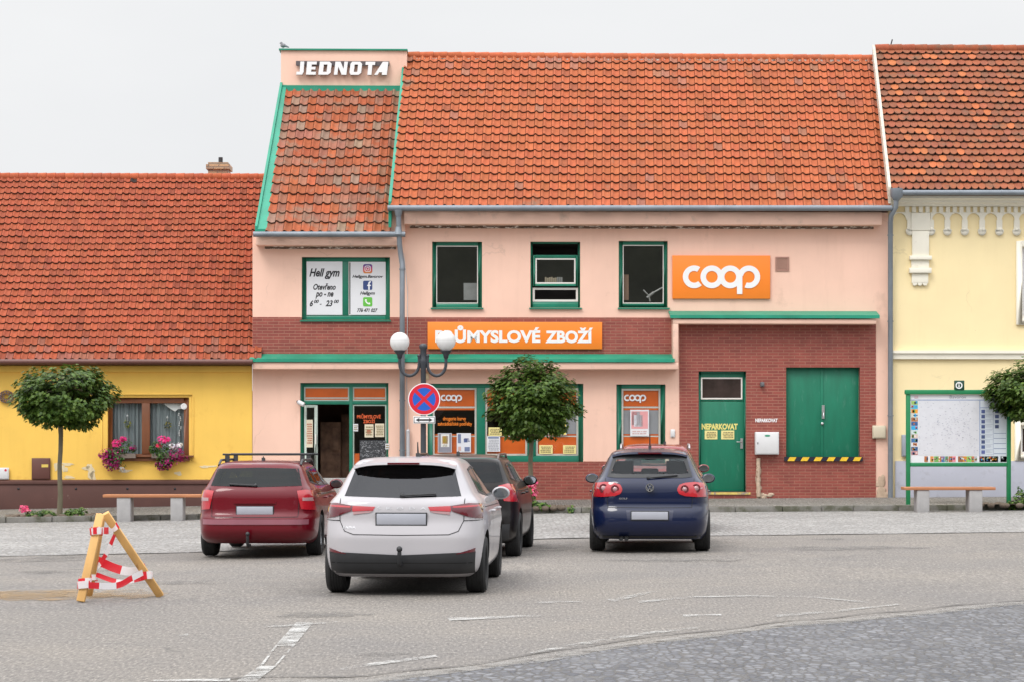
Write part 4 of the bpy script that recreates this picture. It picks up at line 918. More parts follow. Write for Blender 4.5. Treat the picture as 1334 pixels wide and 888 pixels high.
# ================================================================== street furniture
IRON = pm('dark_grey_iron', (.035, .04, .05), .45, .15, 6)
YL = 45.9
X0, _ = AT(551.5, 0, YL); sL = F / YL; zL = lambda y: CH + (HY - y) / sL
lamp = root('street_lamp', 'dark two-armed street lamp with two white globes', 'street lamp', (X0, YL, gz(X0, YL)), IDM)
m_ = MB(); g0 = gz(X0, YL); m_.lathe((X0, YL, 0), [(.0, g0), (.14, g0), (.14, g0 + .15), (.09, g0 + .25), (.075, g0 + 1.1), (.062, g0 + 1.15), (.058, zL(480)), (.07, zL(478)), (.07, zL(475)), (.085, zL(472)), (.085, zL(468)), (.07, zL(466)), (.07, zL(455)), (.09, zL(453)), (.09, zL(449)), (.05, zL(447.5)), (0, zL(447))], n=20); m_.build('pole', IRON, lamp)
for sg_, xg, yg in ((-1, 520.7, 445.5), (1, 581, 444)):
    Xg = AT(xg, 0, YL)[0]; dx = Xg - X0
    pts = [(X0 + sg_ * .09, YL, zL(463)), (X0 + sg_ * .09, YL, zL(472))] + [(X0 + sg_ * (.09 + (abs(dx) - .09) * (.5 - .5 * math.cos(math.pi * k / 12))), YL, zL(473) - (.27) * math.sin(math.pi * k / 12)) for k in range(1, 12)] + [(Xg, YL, zL(472)), (Xg, YL, zL(462))]
    m_ = MB(); m_.tube(pts, .036, 10); m_.ball((X0 + sg_ * .09, YL, zL(463)), .045); arm = m_.build('lamp_arm', IRON, lamp)
    m_ = MB(); m_.lathe((Xg, YL, 0), [(.0, zL(466)), (.05, zL(466)), (.06, zL(462)), (.12, zL(457.5)), (.13, zL(457)), (.13, zL(456)), (0, zL(456))], n=18); m_.build('globe_holder', IRON, arm)
    m_ = MB(); m_.ball((Xg, YL, zL(yg)), .215, n=28, m=18); m_.build('globe', pm('opal_glass', (.80, .80, .80), .25, .02, 1, transl=.3), arm)
YS = YL - .13
sgn = root('no_stopping_sign', 'round no-stopping sign, blue with a red cross, on the lamp pole', 'road sign', (*[AT(552.5, 519, YS)[0], YS], AT(0, 540, YS)[1]), IDM)
cx_, cz_ = AT(552.5, 519.3, YS); SR = pm('sign_red', (.60, .012, .03), .4, .03); SB = pm('sign_blue', (.012, .10, .50), .4, .03)
m_ = MB(); m_.lathe((cx_, YS, cz_), [(0, 0), (.355, 0), (.355, .02), (0, .02)], 'y', 48, sm=False); m_.build('disc', WHITE, sgn)
m_ = MB(); m_.arc(cx_, cz_, .255, .335, 0, 360, YS - .004, YS - .001, 48); a_ = R(44)
for q_ in (0, 1):
    t_ = Vector((math.cos(a_), 0, math.sin(a_))) if not q_ else Vector((-math.cos(a_), 0, math.sin(a_))); n_ = Vector((-t_.z, 0, t_.x)) * .036; L_ = .262; c3 = Vector((cx_, YS - .006 - .001 * q_, cz_)); m_.quad(c3 - t_ * L_ - n_, c3 + t_ * L_ - n_, c3 + t_ * L_ + n_, c3 - t_ * L_ + n_)
m_.build('red_ring_and_cross', SR, sgn); m_ = MB(); m_.disc(cx_, cz_, .256, YS - .003, 40); m_.build('blue_field', SB, sgn)
m_ = MB(); m_.box(cx_ - .06, cx_ + .06, YS + .02, YS + .11, cz_ - .12, cz_ + .12); m_.build('bracket', IRON, sgn)
ar = root('arrow_plate', 'small white plate with a black double arrow under the round sign', 'road sign', (AT(552, 0, YS)[0], YS, AT(0, 551, YS)[1]), IDM)
a0, z1_ = AT(538.5, 541.5, YS); a1, z0_ = AT(567, 551, YS); m_ = MB(); m_.box(a0, a1, YS, YS + .015, z0_, z1_); m_.build('plate', WHITE, ar, bev=.005)
xa, xb, zc_ = AT(541.5, 0, YS)[0], AT(563.5, 0, YS)[0], (z0_ + z1_) / 2; m_ = MB(); m_.add([(x, YS - .003, z) for x, z in ((xa, zc_), (xa + .09, zc_ + .05), (xa + .07, zc_ + .018), (xb - .07, zc_ + .018), (xb - .09, zc_ + .05), (xb, zc_), (xb - .09, zc_ - .05), (xb - .07, zc_ - .018), (xa + .07, zc_ - .018), (xa + .09, zc_ - .05))], [list(range(10))]); m_.build('arrow', BLACK, ar)
m_ = MB(); m_.frame(a0 + .012, a1 - .012, z0_ + .012, z1_ - .012, .012, YS - .002, YS - .0005); m_.build('border', BLACK, ar)
# benches
BW = pm('bench_wood', (.42, .17, .075), .55, .25, 5, .1, 40, aniso=(.4, 4, 4)); CONC = pm('bench_concrete', (.36, .35, .35), .85, .12, 5, .25, 80, fine=.06)
def bench(x0, x1, legs, ytop, yb, Y, label):
    u0, zt = AT(x0, ytop, Y); u1, zb = AT(x1, yb, Y); xm = (u0 + u1) / 2; r_ = root('park_bench', label, 'bench', (xm, Y, zb), IDM, group='concrete-legged benches along the kerb')
    m_ = MB(); m_.box(u0, u1, Y - .02, Y + .19, zt - .065, zt); m_.box(u0, u1, Y + .20, Y + .41, zt - .065, zt); m_.build('seat', BW, r_, bev=.008)
    for a, b in legs:
        xa, xb = AT(a, 0, Y)[0], AT(b, 0, Y)[0]; m_ = MB(); m_.box(xa, xb, Y + .0, Y + .40, gz(xm, Y) - .05, zt - .067); m_.build('leg', CONC, r_, bev=.012)
bench(134, 262, [(152, 170), (222, 238)], 643.5, 675.5, 45.3, 'backless wooden bench on concrete blocks below the yellow house')
bench(1178, 1297, [(1195, 1211), (1263, 1280)], 633.8, 665.5, 45.3, 'backless wooden bench on concrete blocks before the town map')
# town map board
YB = 46.6; BG = pm('board_green', (.012, .20, .075), .4, .1, 4)
bx = lambda x: AT(x, 0, YB)[0]; bz = lambda y: AT(0, y, YB)[1]
ib = root('town_map_board', 'green framed town map board on two posts behind the right bench', 'information board', (bx(1249), YB, gz(bx(1249), YB)), IDM)
for x in (1183, 1314):
    m_ = MB(); m_.box(bx(x) - .045, bx(x) + .045, YB - .045, YB + .045, -.05, bz(508)); m_.build('post', BG, ib, bev=.01)
m_ = MB(); m_.box(bx(1183) - .07, bx(1314) + .07, YB - .07, YB + .07, bz(513), bz(507)); m_.build('frame', BG, ib, bev=.012); m_ = MB(); m_.box(bx(1183) + .047, bx(1314) - .047, YB - .06, YB + .06, bz(607), bz(602)); m_.build('frame', BG, ib, bev=.012)
m_ = MB(); m_.box(bx(1185.5), bx(1311.5), YB - .01, YB + .03, bz(601.8), bz(513.2)); pn = m_.build('panel', PAPER, ib)
m_ = MB(); y_ = YB - .013; rnd = random.Random(5); rc = lambda x0, y0, x1, y1, c, d=0: m_.rect(bx(x0), bx(x1), bz(y1), bz(y0), y_ - d, c)
BLU = (.22, .30, .50); rc(1196.2, 521.5, 1275.5, 592.5, (.62, .63, .67)); rc(1186.2, 519.8, 1311, 520.8, BLU); rc(1275.8, 521, 1276.8, 601, BLU); rc(1277, 521, 1311, 601, (.62, .68, .74)); rc(1277, 530, 1311, 530.8, BLU, .002); rc(1293.5, 531, 1294, 592.5, (.3, .35, .48), .002)
pal = [(.20, .45, .10), (.75, .32, .04), (.45, .16, .05), (.05, .35, .65), (.55, .62, .62), (.04, .12, .32), (.55, .12, .10), (.75, .72, .66), (.12, .25, .12), (.65, .20, .25), (.10, .10, .12)]
y = 521.5
for c in [(.30, .50, .12), (.06, .42, .60), (.78, .33, .04), (.60, .60, .50), (.42, .15, .05), (.03, .10, .30), (.03, .38, .68), (.55, .65, .66), (.62, .50, .44), (.05, .16, .36), (.70, .70, .72), (.03, .10, .24), (.45, .20, .20)]:
    rc(1187, y, 1195.5, y + 5.0, c); 
    for k in range(3): x = rnd.uniform(1187, 1193); rc(x, y + rnd.uniform(0, 2), x + 2.4, y + rnd.uniform(2.5, 4.6), jitc(rnd.choice(pal), .2), .002)
    y += 5.45
for k in range(9):
    yy = 533 + k * 6.6; rc(1278.2, yy, 1283, yy + 4.6, jitc((.07, .10, .24), .4), .003); rc(1277, yy + 5.6, 1293, yy + 6.0, (.35, .40, .50), .003)
    if k > 3: rc(1294.5, yy + 4, 1310.5, yy + 4.6, (.12, .18, .34), .003)
    if k < 4: rc(1296, yy, 1301, yy + 4.4, jitc((.06, .09, .2), .3), .003)
    for j in range(3): rc(1284.3, yy + 1.2 * j + .2, 1284.3 + rnd.uniform(4, 8), yy + 1.2 * j + .6, (.42, .46, .54), .003)
x = 1204
while x < 1310:
    w_ = rnd.uniform(3.5, 6.5); rc(x, 593.6, min(x + w_, 1311), 601, jitc(rnd.choice(pal), .25))
    for j in range(3): q_ = rnd.uniform(x, x + w_ - 1.5); h_ = rnd.uniform(593.8, 598); rc(q_, h_, min(q_ + 1.6, 1311), h_ + 2.2, jitc(rnd.choice(pal), .3), .002)
    x += w_ + rnd.choice([0, 0, .6, 3])
for k in range(900):
    x, y = rnd.uniform(1197, 1273), rnd.uniform(522, 590); 
    if rnd.random() < .6 * math.exp(-(((x - 1245) / 26) ** 2 + ((y - 556) / 22) ** 2)) + .12: rc(x, y, x + rnd.uniform(.4, 2.0), y + rnd.uniform(.3, .9), jitc((.42, .43, .50), .2), .002)
m_.box(bx(1191) - .0, bx(1196), y_ - .004, y_ - .001, bz(518), bz(515), (.6, .45, .5))
m_.build('map_print', COLM, pn)
m_ = MB(); text(m_, 'Bavorov', bx(1237), bx(1258.5), bz(518.3), bz(514.3), y_ - .003, .0); m_.build('heading', pm('grey_print', (.30, .32, .38), .6), pn)
m_ = MB(); m_.box(bx(1243.3), bx(1255.3), YB - .09, YB + .05, bz(507.2), bz(495)); ic = m_.build('icon_plate', pm('dark_green_plate', (.01, .06, .035), .4), ib, bev=.008)
m_ = MB(); cx_, cz_ = AT(1249.3, 501.3, YB - .09); m_.arc(cx_, cz_, .053, .078, 0, 360, YB - .095, YB - .091, 28); m_.box(cx_ - .013, cx_ + .013, YB - .095, YB - .091, cz_ - .042, cz_ + .012); m_.ball((cx_, YB - .092, cz_ + .034), .015, .003, .015, 8, 6); m_.build('info_symbol', WHITE, ic)
# tripod barrier of squared timber with barrier tape
def atg(px, py, z=0.0): Y = F * (CH - z) / (py - HY); return Vector(((px - CX) / F * Y, Y, z))
bf = root('tape_barrier', 'wooden tripod barrier wound with red and white tape', 'barrier', atg(140, 778), IDM)
TIM = pm('new_timber', (.66, .38, .13), .6, .18, 5, .1, 40, aniso=(1, 1, .35), dirt=(.38, .18, .06), dirts=(.62, .72), dscale=6)
def batten(A, B, w, d, name='leg'):
    A, B = Vector(A), Vector(B); t = (B - A).normalized(); s_ = t.cross(Vector((0, 1, .0))).normalized(); n_ = s_.cross(t).normalized(); m_ = MB()
    vs = [p + s_ * (a * w / 2) + n_ * (b * d / 2) for p in (A, B) for a, b in ((-1, -1), (1, -1), (1, 1), (-1, 1))]
    m_.add(vs, [(0, 1, 2, 3), (7, 6, 5, 4), (0, 4, 5, 1), (1, 5, 6, 2), (2, 6, 7, 3), (3, 7, 4, 0)]); return m_.build(name, TIM, bf, bev=.005)
Lf = atg(105, 783); Rt = atg(209, 775.5); Bk = atg(116, 774.5) ; Ya = 21.3
Tl = Vector((*[AT(131, 669, Ya - .1)[0], Ya - .1], AT(0, 669, Ya - .1)[1])); Tr = Vector((AT(137, 668, Ya)[0], Ya, AT(0, 668, Ya)[1])); Tb = Vector((AT(133, 670, Ya + .1)[0], Ya + .1, AT(0, 670, Ya + .1)[1]))
batten(Lf, Tl, .082, .055); batten(Rt, Tr, .078, .055); batten(Bk, Tb, .07, .05)
TAPE = pm('barrier_tape', (1, 1, 1), .35, .04, 5, attr=True, transl=.2)
RED, WHT = (.72, .02, .035), (.80, .78, .80)
def tape(pts, w, phase=0.0, seg=.24, name='tape', tw=0.0):
    pts = [Vector(p) for p in pts]; fine = []
    n_ = 12
    for a, b, c, d in zip([pts[0]] + pts[:-2], pts[:-1], pts[1:], pts[2:] + [pts[-1]]):
        for k in range(n_):
            t = k / n_; fine.append(.5 * ((2 * b) + (c - a) * t + (2 * a - 5 * b + 4 * c - d) * t * t + (3 * b - a - 3 * c + d) * t ** 3))
    fine.append(pts[-1]); m_ = MB(); L_ = phase
    for i, (a, b) in enumerate(zip(fine, fine[1:])):
        def up(i): th = tw * math.sin(i * .13); t_ = (b - a).normalized(); u_ = Vector((0, 0, 1)) - t_ * t_.z; u_ = u_.normalized() if u_.length > .1 else Vector((.7, 0, .7)); return u_ * math.cos(th) + u_.cross(t_) * math.sin(th)
        ua, ub = up(i) * w / 2, up(i + 1) * w / 2; col = RED if int(L_ / seg) % 2 == 0 else WHT
        m_.add([a - ua, b - ub, b + ub, a + ua], [(0, 1, 2, 3)], col, False); L_ += (b - a).length
    return m_.build(name, TAPE, bf, recalc=False)
def lp(A, B, t, off=(0, 0, 0)): return Vector(A).lerp(Vector(B), t) + Vector(off)
f_ = (0, -.05, 0)
def wrap(A, B, t, w, phase, half=.06):
    c = lp(A, B, t); tape([c + Vector((-half, .0, -.01)), c + Vector((-half * .8, -.05, 0)), c + Vector((half * .8, -.052, .01)), c + Vector((half, .0, .0)), c + Vector((half * .7, .05, -.01)), c + Vector((-half * .7, .05, 0)), c + Vector((-half, .0, .02))], w, phase, .11)
tape([lp(Lf, Tl, .80, (-.06, -.04, 0)), lp(Lf, Tl, .84, (.02, -.055, -.02)), lp(Rt, Tr, .80, (-.06, -.06, 0)), lp(Rt, Tr, .84, (.05, -.05, .02))], .07, .02, .11)
wrap(Lf, Tl, .80, .07, .05); wrap(Lf, Tl, .19, .075, .06, .065); wrap(Rt, Tr, .25, .08, .0); wrap(Bk, Tb, .22, .06, .0); wrap(Lf, Tl, .23, .06, .0, .065)
mid = lambda A, B, s, o=0: (A + B) / 2 + Vector((0, o, -s))
A_, B_ = lp(Lf, Tl, .19, (.06, -.06, .0)), lp(Rt, Tr, .27, (-.02, -.06, .02)); tape([A_, mid(A_, B_, .07), B_.lerp(A_, .2) - Vector((0, 0, .03)), B_], .065, .12)
A_, B_ = lp(Bk, Tb, .30, (.05, -.04, .12)), lp(Rt, Tr, .28, (.0, .05, .06)); tape([A_, A_.lerp(B_, .4) - Vector((0, 0, .06)), A_.lerp(B_, .75) - Vector((0, 0, .065)), B_], .09, .0, .26, tw=.2)
A_, B_ = lp(Bk, Tb, .24, (.05, -.04, .02)), lp(Rt, Tr, .22, (-.05, .05, .0)); tape([A_, mid(A_, B_, .06), B_], .05, .0, .2, tw=.4)
A_, B_ = lp(Rt, Tr, .76, (-.03, -.03, 0)), lp(Bk, Tb, .36, (.05, -.03, .0)); tape([A_, mid(A_, B_, .03), B_], .045, .0, .15, tw=.6)
# ================================================================== cars
def pchip(xs, ys, x):
    xs = np.array(xs, float); ys = np.array(ys, float); h = np.diff(xs); d = np.diff(ys) / h; m = np.zeros(len(xs))
    m[0], m[-1] = d[0], d[-1]
    for i in range(1, len(xs) - 1):
        if d[i - 1] * d[i] > 0:
            w1, w2 = 2 * h[i] + h[i - 1], h[i] + 2 * h[i - 1]; m[i] = (w1 + w2) / (w1 / d[i - 1] + w2 / d[i])
    i = int(np.clip(np.searchsorted(xs, x) - 1, 0, len(xs) - 2)); t = (x - xs[i]) / h[i]
    return float((2 * t**3 - 3 * t**2 + 1) * ys[i] + (t**3 - 2 * t**2 + t) * h[i] * m[i] + (-2 * t**3 + 3 * t**2) * ys[i + 1] + (t**3 - t**2) * h[i] * m[i + 1])
class Shell:
    def __init__(s, L): s.z, s.w, s.yr, s.yf, s.n = map(list, zip(*L))
    def at(s, z): return tuple(pchip(s.z, q, z) for q in (s.w, s.yr, s.yf, s.n))
    def rear(s, x, z):
        w, yr, yf, n = s.at(z); L = (yf - yr) / 2; t = min(abs(x) / w, .9999); return (yr + yf) / 2 - L * (1 - t ** n) ** (1 / n)
    def front(s, x, z):
        w, yr, yf, n = s.at(z); L = (yf - yr) / 2; t = min(abs(x) / w, .9999); return (yr + yf) / 2 + L * (1 - t ** n) ** (1 / n)
    def side(s, y, z):
        w, yr, yf, n = s.at(z); L = (yf - yr) / 2; t = min(abs(y - (yr + yf) / 2) / L, .9999); return w * (1 - t ** n) ** (1 / n)
    def outline(s, z, N=132, inset=0.0):
        w, yr, yf, n = s.at(z); w -= inset; yr += inset; yf -= inset; L = (yf - yr) / 2; yc = (yf + yr) / 2
        pts = []
        for k in range(800):
            th = 2 * math.pi * k / 800 - math.pi / 2; c_, s_ = math.cos(th), math.sin(th)
            pts.append((w * math.copysign(abs(c_) ** (2 / n), c_), yc + L * math.copysign(abs(s_) ** (2 / n), s_)))
        d = [0.0]
        for a, b in zip(pts, pts[1:] + pts[:1]): d.append(d[-1] + math.hypot(a[0] - b[0], a[1] - b[1]))
        out = []; j = 0
        for k in range(N):
            t = d[-1] * k / N
            while d[j + 1] < t: j += 1
            f = (t - d[j]) / max(1e-9, d[j + 1] - d[j]); a, b = pts[j], pts[(j + 1) % 800]
            out.append((a[0] + (b[0] - a[0]) * f, a[1] + (b[1] - a[1]) * f))
        return out
    def solid(s, zs, inset=0.0, N=132):
        m = MB(); vs = []; 
        for z in zs: vs += [(x, y, z) for x, y in s.outline(z - (inset if z == zs[-1] else 0), N, inset)]
        fs = [[i * N + j, i * N + (j + 1) % N, (i + 1) * N + (j + 1) % N, (i + 1) * N + j] for i in range(len(zs) - 1) for j in range(N)]
        fs += [list(range(N - 1, -1, -1)), list(range((len(zs) - 1) * N, len(zs) * N))]
        m.add(vs, fs, None, True); return m
def polyline(pts, k):
    pts = [Vector((*p, 0)) for p in pts]; d = [0.0]
    for a, b in zip(pts, pts[1:]): d.append(d[-1] + (a - b).length)
    out = []
    for i in range(k + 1):
        t = d[-1] * i / k; j = max(0, min(len(pts) - 2, int(np.searchsorted(d, t) - 1))); f = (t - d[j]) / max(1e-9, d[j + 1] - d[j]); p = pts[j].lerp(pts[j + 1], f); out.append((p.x, p.y))
    return out
def patch(m, A, B, surf, off, nu=16, nv=8, thick=.012, axis='y', sgn=-1):
    """panel lying on the car's shell between polylines A and B; thick gives it an edge"""
    a, b = polyline(A, nu), polyline(B, nu); vs = []
    for j in range(nv + 1):
        t = j / nv
        for (p, q) in zip(a, b):
            r_, z_ = p[0] + (q[0] - p[0]) * t, p[1] + (q[1] - p[1]) * t; d = surf(r_, z_) + sgn * off
            vs.append((r_, d, z_) if axis == 'y' else (d, r_, z_))
    W = nu + 1; fs = [(j * W + i, j * W + i + 1, (j + 1) * W + i + 1, (j + 1) * W + i) for j in range(nv) for i in range(nu)]
    m.add(vs, fs, None, True)
    if thick:
        rim = [i for i in range(W)] + [j * W + nu for j in range(1, nv + 1)] + [nv * W + i for i in range(nu - 1, -1, -1)] + [j * W for j in range(nv - 1, 0, -1)]
        top = [vs[i] for i in rim]; low = [(x, y - sgn * thick, z) if axis == 'y' else (x - sgn * thick, y, z) for x, y, z in top]; n = len(rim)
        m.add(top + low, [(i, (i + 1) % n, n + (i + 1) % n, n + i) for i in range(n)], None, False)
    return m
def mirror(poly): return [(-a, b) for a, b in reversed(poly)]
def cut(ob, cutters):
    """boolean difference, repeated with a hair's shift when the solver gives up"""
    for c in cutters:
        for t in range(5):
            me = D.meshes.new('c'); me.from_pydata([(x + .0013 * t, y + .0017 * t, z + .0011 * t) for x, y, z in c.v], [], c.f); bm = bmesh.new(); bm.from_mesh(me); bmesh.ops.recalc_face_normals(bm, faces=bm.faces); bm.to_mesh(me); bm.free()
            co = D.objects.new('c', me); C.objects.link(co); co.parent = ob.parent; bpy.context.view_layer.update()
            md = ob.modifiers.new('b', 'BOOLEAN'); md.operation = 'DIFFERENCE'; md.solver = 'EXACT'; md.object = co
            nm = D.meshes.new_from_object(ob.evaluated_get(bpy.context.evaluated_depsgraph_get())); ob.modifiers.clear(); D.objects.remove(co); D.meshes.remove(me)
            if len(nm.polygons) > .8 * len(ob.data.polygons): old = ob.data; ob.data = nm; D.meshes.remove(old); break
            D.meshes.remove(nm)
def clean_hole(poly, k):        # shrink a window outline towards its centre
    cx_ = sum(p[0] for p in poly) / len(poly); cz_ = sum(p[1] for p in poly) / len(poly)
    ext = max(abs(p[0] - cx_) for p in poly); f = 1 - k / max(.05, ext)
    ez = max(abs(p[1] - cz_) for p in poly); fz = 1 - k / max(.05, ez)
    return [(cx_ + (x - cx_) * f, cz_ + (z - cz_) * fz) for x, z in poly]
TYRE = pm('tyre_rubber', (.018, .018, .019), .8, .2, 8, .2, 60); RIM = pm('alloy_rim', (.42, .43, .45), .3, .1, 5, metal=.8)
CDARK = pm('car_cavity', (.012, .012, .013), .8, .2, 4); PLAST = pm('black_plastic', (.02, .021, .024), .5, .15, 6, .05, 80)
SEATM = pm('seat_fabric', (.035, .036, .042), .85, .2, 12); CHROME = pm('chrome', (.7, .7, .72), .12, .02, metal=1)
LRED = pm('tail_lamp_red', (.42, .012, .022), .12, .15, 6, coat=1.0); LDARK = pm('tail_lamp_dark', (.10, .004, .012), .12, .25, 9, coat=1.0); LCLR = pm('lamp_clear', (.42, .26, .27), .15, .1, 9, coat=.6)
PLATE = pm('plate_blank', (.36, .37, .42), .45, .05, 4); MIRG = pm('mirror_glass', (.30, .32, .35), .05, .05, metal=1)
def paint(name, c, coat=1.0, rough=.35, metal=0.0): return pm(name, c, rough, .02, 2, coat=coat, metal=metal, spec=.15)
def car(name, label, px, py, yaw, S, sp):
    """px,py: middle of the rear bumper on the ground; yaw: degrees clockwise from straight ahead"""
    fr = Matrix.Translation((px, py, gz(px, py + 1.5))) @ Matrix.Rotation(R(-yaw), 4, 'Z') @ Matrix.Rotation(R(-sp.get('roll', 0)), 4, 'Y')
    r_ = root(name, label, 'car', (0, 0, 0), fr); PT = sp['paint']
    z0, zt = S.z[0], S.z[-1]
    zs = list(np.linspace(z0, zt - .10, 38)) + list(np.linspace(zt - .095, zt, 12))
    body = S.solid(zs).build('body', [PT, CDARK], r_)
    cutters = [S.solid([z for z in np.linspace(.52, zt - .05, 24)], .055, 90)]
    ya, yb = sp['axles']; wr = sp['wheel_r']
    for y in (ya, yb):
        for s_ in (-1, 1):
            m = MB(); n = 40; xa, xb = s_ * .52, s_ * 1.3; vs = [(x, y + (wr + .05) * math.cos(2 * math.pi * k / n), wr + .01 + (wr + .05) * math.sin(2 * math.pi * k / n)) for x in (xa, xb) for k in range(n)]
            m.add(vs, [list(range(n)), list(range(2 * n - 1, n - 1, -1))] + [(k, (k + 1) % n, n + (k + 1) % n, n + k) for k in range(n)]); cutters.append(m)
    rw = sp['rear_win']; rpoly = list(rw[0]) + list(reversed(rw[1]))
    m = MB(); m.prism(clean_hole(rpoly, .05), -.6, 1.3); cutters.append(m)
    ws = sp['windscreen']; m = MB(); m.prism(clean_hole(list(ws[0]) + list(reversed(ws[1])), .05), 1.9, 4.4); cutters.append(m)
    for A, B in sp['side_win']:
        for s_ in (-1, 1):
            pl = clean_hole(list(A) + list(reversed(B)), .025); n = len(pl); m = MB(); xa, xb = s_ * .25, s_ * 1.3
            m.add([(xa, a, b) for a, b in pl] + [(xb, a, b) for a, b in pl], [list(range(n)), list(range(2 * n - 1, n - 1, -1))] + [(k, (k + 1) % n, n + (k + 1) % n, n + k) for k in range(n)]); cutters.append(m)
    cut(body, cutters)
    me = body.data
    if len(me.materials) < 2:
        me.materials.clear(); me.materials.append(PT); me.materials.append(CDARK)
    for p in me.polygons:
        c = p.center; z = min(max(c.z, z0), zt - .001); w, yr, yf, n = S.at(z)
        f = (abs(c.x) / w) ** n + (abs(c.y - (yr + yf) / 2) / ((yf - yr) / 2)) ** n
        inside = f < .86 and c.z < zt - .03
        if f < .97 and c.z < zt - .045: inside = inside or abs(p.normal.z) < .2 and f < .93
        p.material_index = 1 if inside or c.z < z0 + .005 else 0
    me.polygons.foreach_set('use_smooth', [True] * len(me.polygons)); me.set_sharp_from_angle(angle=R(32))
    # glass
    G = sp.get('glass', GLCAR)
    m = MB(); patch(m, rw[0], rw[1], S.rear, .004, 24, 12, .006); rwin = m.build('rear_window', G, r_)
    if sp.get('frit', True):
        hp = clean_hole(rpoly, .055); k_ = len(rw[0]); a0, b0 = hp[:k_], list(reversed(hp[k_:])); m = MB()
        patch(m, rw[0], a0, S.rear, .007, 24, 2, 0); patch(m, b0, rw[1], S.rear, .007, 24, 2, 0)
        patch(m, [rw[0][0], rw[1][0]], [a0[0], b0[0]], S.rear, .0075, 10, 2, 0); patch(m, [a0[-1], b0[-1]], [rw[0][-1], rw[1][-1]], S.rear, .0075, 10, 2, 0); m.build('window_rim', PLAST, rwin, recalc=True)
    m = MB(); patch(m, ws[0], ws[1], S.front, .004, 24, 12, .006, sgn=1); m.build('windscreen', G, r_)
    for A, B in sp['side_win']:
        for s_ in (-1, 1):
            m = MB(); patch(m, A, B, (lambda y, z, s_=s_: s_ * S.side(y, z)), .004, 20, 6, .006, 'x', s_); sw_ = m.build('side_window', sp.get('side_glass', G), r_)
            o_ = list(A) + list(reversed(B)); h_ = clean_hole(o_, .028); m = MB(); kk = len(A)
            for ed in range(len(o_)):
                e2 = (ed + 1) % len(o_); patch(m, [o_[ed], o_[e2]], [h_[ed], h_[e2]], (lambda y, z, s_=s_: s_ * S.side(y, z)), .007, 12, 1, 0, 'x', s_)
            m.build('window_rim', sp.get('trim', PLAST), sw_)
    # wheels
    for y in (ya, yb):
        for s_ in (-1, 1):
            xo = s_ * sp['tyre_x']; tw = sp.get('tyre_w', .205); wl = MB(); prof = [(wr * .62, -tw / 2 + .01), (wr * .68, -tw / 2), (wr * .9, -tw / 2 - .004), (wr * .975, -tw / 2 + .022)]
            nt_ = 5
            for k in range(nt_):
                a = -tw / 2 + .03 + (tw - .06) * k / nt_; b = a + (tw - .06) / nt_; prof += [(wr, a + .003), (wr, b - .006), (wr - .008, b - .005), (wr - .008, b + .001)]
            prof += [(wr * .975, tw / 2 - .022), (wr * .9, tw / 2 + .004), (wr * .68, tw / 2), (wr * .62, tw / 2 - .01), (wr * .60, -tw / 2 + .05)]
            xc = xo - s_ * tw / 2; wl.lathe((xc, y, wr), prof, 'x', 44, sm=True); w_ = wl.build('wheel', TYRE, r_, auto=40)
            rm = MB(); h = s_ * (tw / 2 - .015)
            rm.lathe((xc, y, wr), [(wr * .65, h), (wr * .62, h - s_ * .012), (wr * .58, h - s_ * .05), (wr * .55, h - s_ * .07)], 'x', 40)
            for k in range(sp.get('spokes', 5)):
                a = 2 * math.pi * k / sp.get('spokes', 5) + .3; d = Vector((0, math.cos(a), math.sin(a))); q = Vector((0, -d.z, d.y)); o = Vector((xc, y, wr)); ins = Vector((h - s_ * .018, 0, 0)); inb = Vector((h - s_ * .05, 0, 0)); w1, w2 = wr * .16, wr * .11
                A_ = [o + ins + d * wr * .08 - q * w1 / 2, o + ins + d * wr * .08 + q * w1 / 2, o + ins + d * wr * .63 + q * w2, o + ins + d * wr * .63 - q * w2]
                B_ = [p_ - ins + inb for p_ in A_]; rm.add(A_ + B_, [(0, 1, 2, 3), (7, 6, 5, 4), (0, 4, 5, 1), (1, 5, 6, 2), (2, 6, 7, 3), (3, 7, 4, 0)])
            rm.lathe((xc, y, wr), [(0, h - s_ * .012), (wr * .15, h - s_ * .015), (wr * .18, h - s_ * .05)], 'x', 20); rm.build('rim', RIM, w_)
            bd = MB(); bd.lathe((xc, y, wr), [(0, h - s_ * .075), (wr * .57, h - s_ * .075), (wr * .57, h - s_ * .085)], 'x', 24); bd.build('brake_disc', CDARK, w_)
    # seats with headrests
    for y, rows in ((1.05, (-.42, 0.0, .42)), (2.1, (-.38, .38))):
        for x in rows:
            m = MB(); wd = .20 if len(rows) == 3 else .24; m.ext([(y + .5, .35), (y + .02, .35), (y - .12, sp['head_z'] - .27), (y + .0, sp['head_z'] - .25), (y + .12, .62), (y + .5, .62)], x - wd, x + wd); st_ = m.build('seat', SEATM, r_, bev=.04)
            m = MB(); hh = .0 if (len(rows) == 2 or x != 0) else -.10; m.box(x - .13, x + .13, y - .13, y - .04, sp['head_z'] - .22 + hh, sp['head_z'] - .02 + hh); m.box(x - .06, x + .06, y - .1, y - .08, sp['head_z'] - .3, sp['head_z'] - .2 + hh); m.build('headrest', SEATM, st_, bev=.035)
    m = MB(); m.box(-.62, .62, yb - .35, yb + .2, .55, .86); m.box(-.1, .1, yb - .35 + .55, yb - .3 + .55, sp['head_z'] - .02, sp['head_z'] + .04); m.build('dashboard', PLAST, r_, bev=.03)
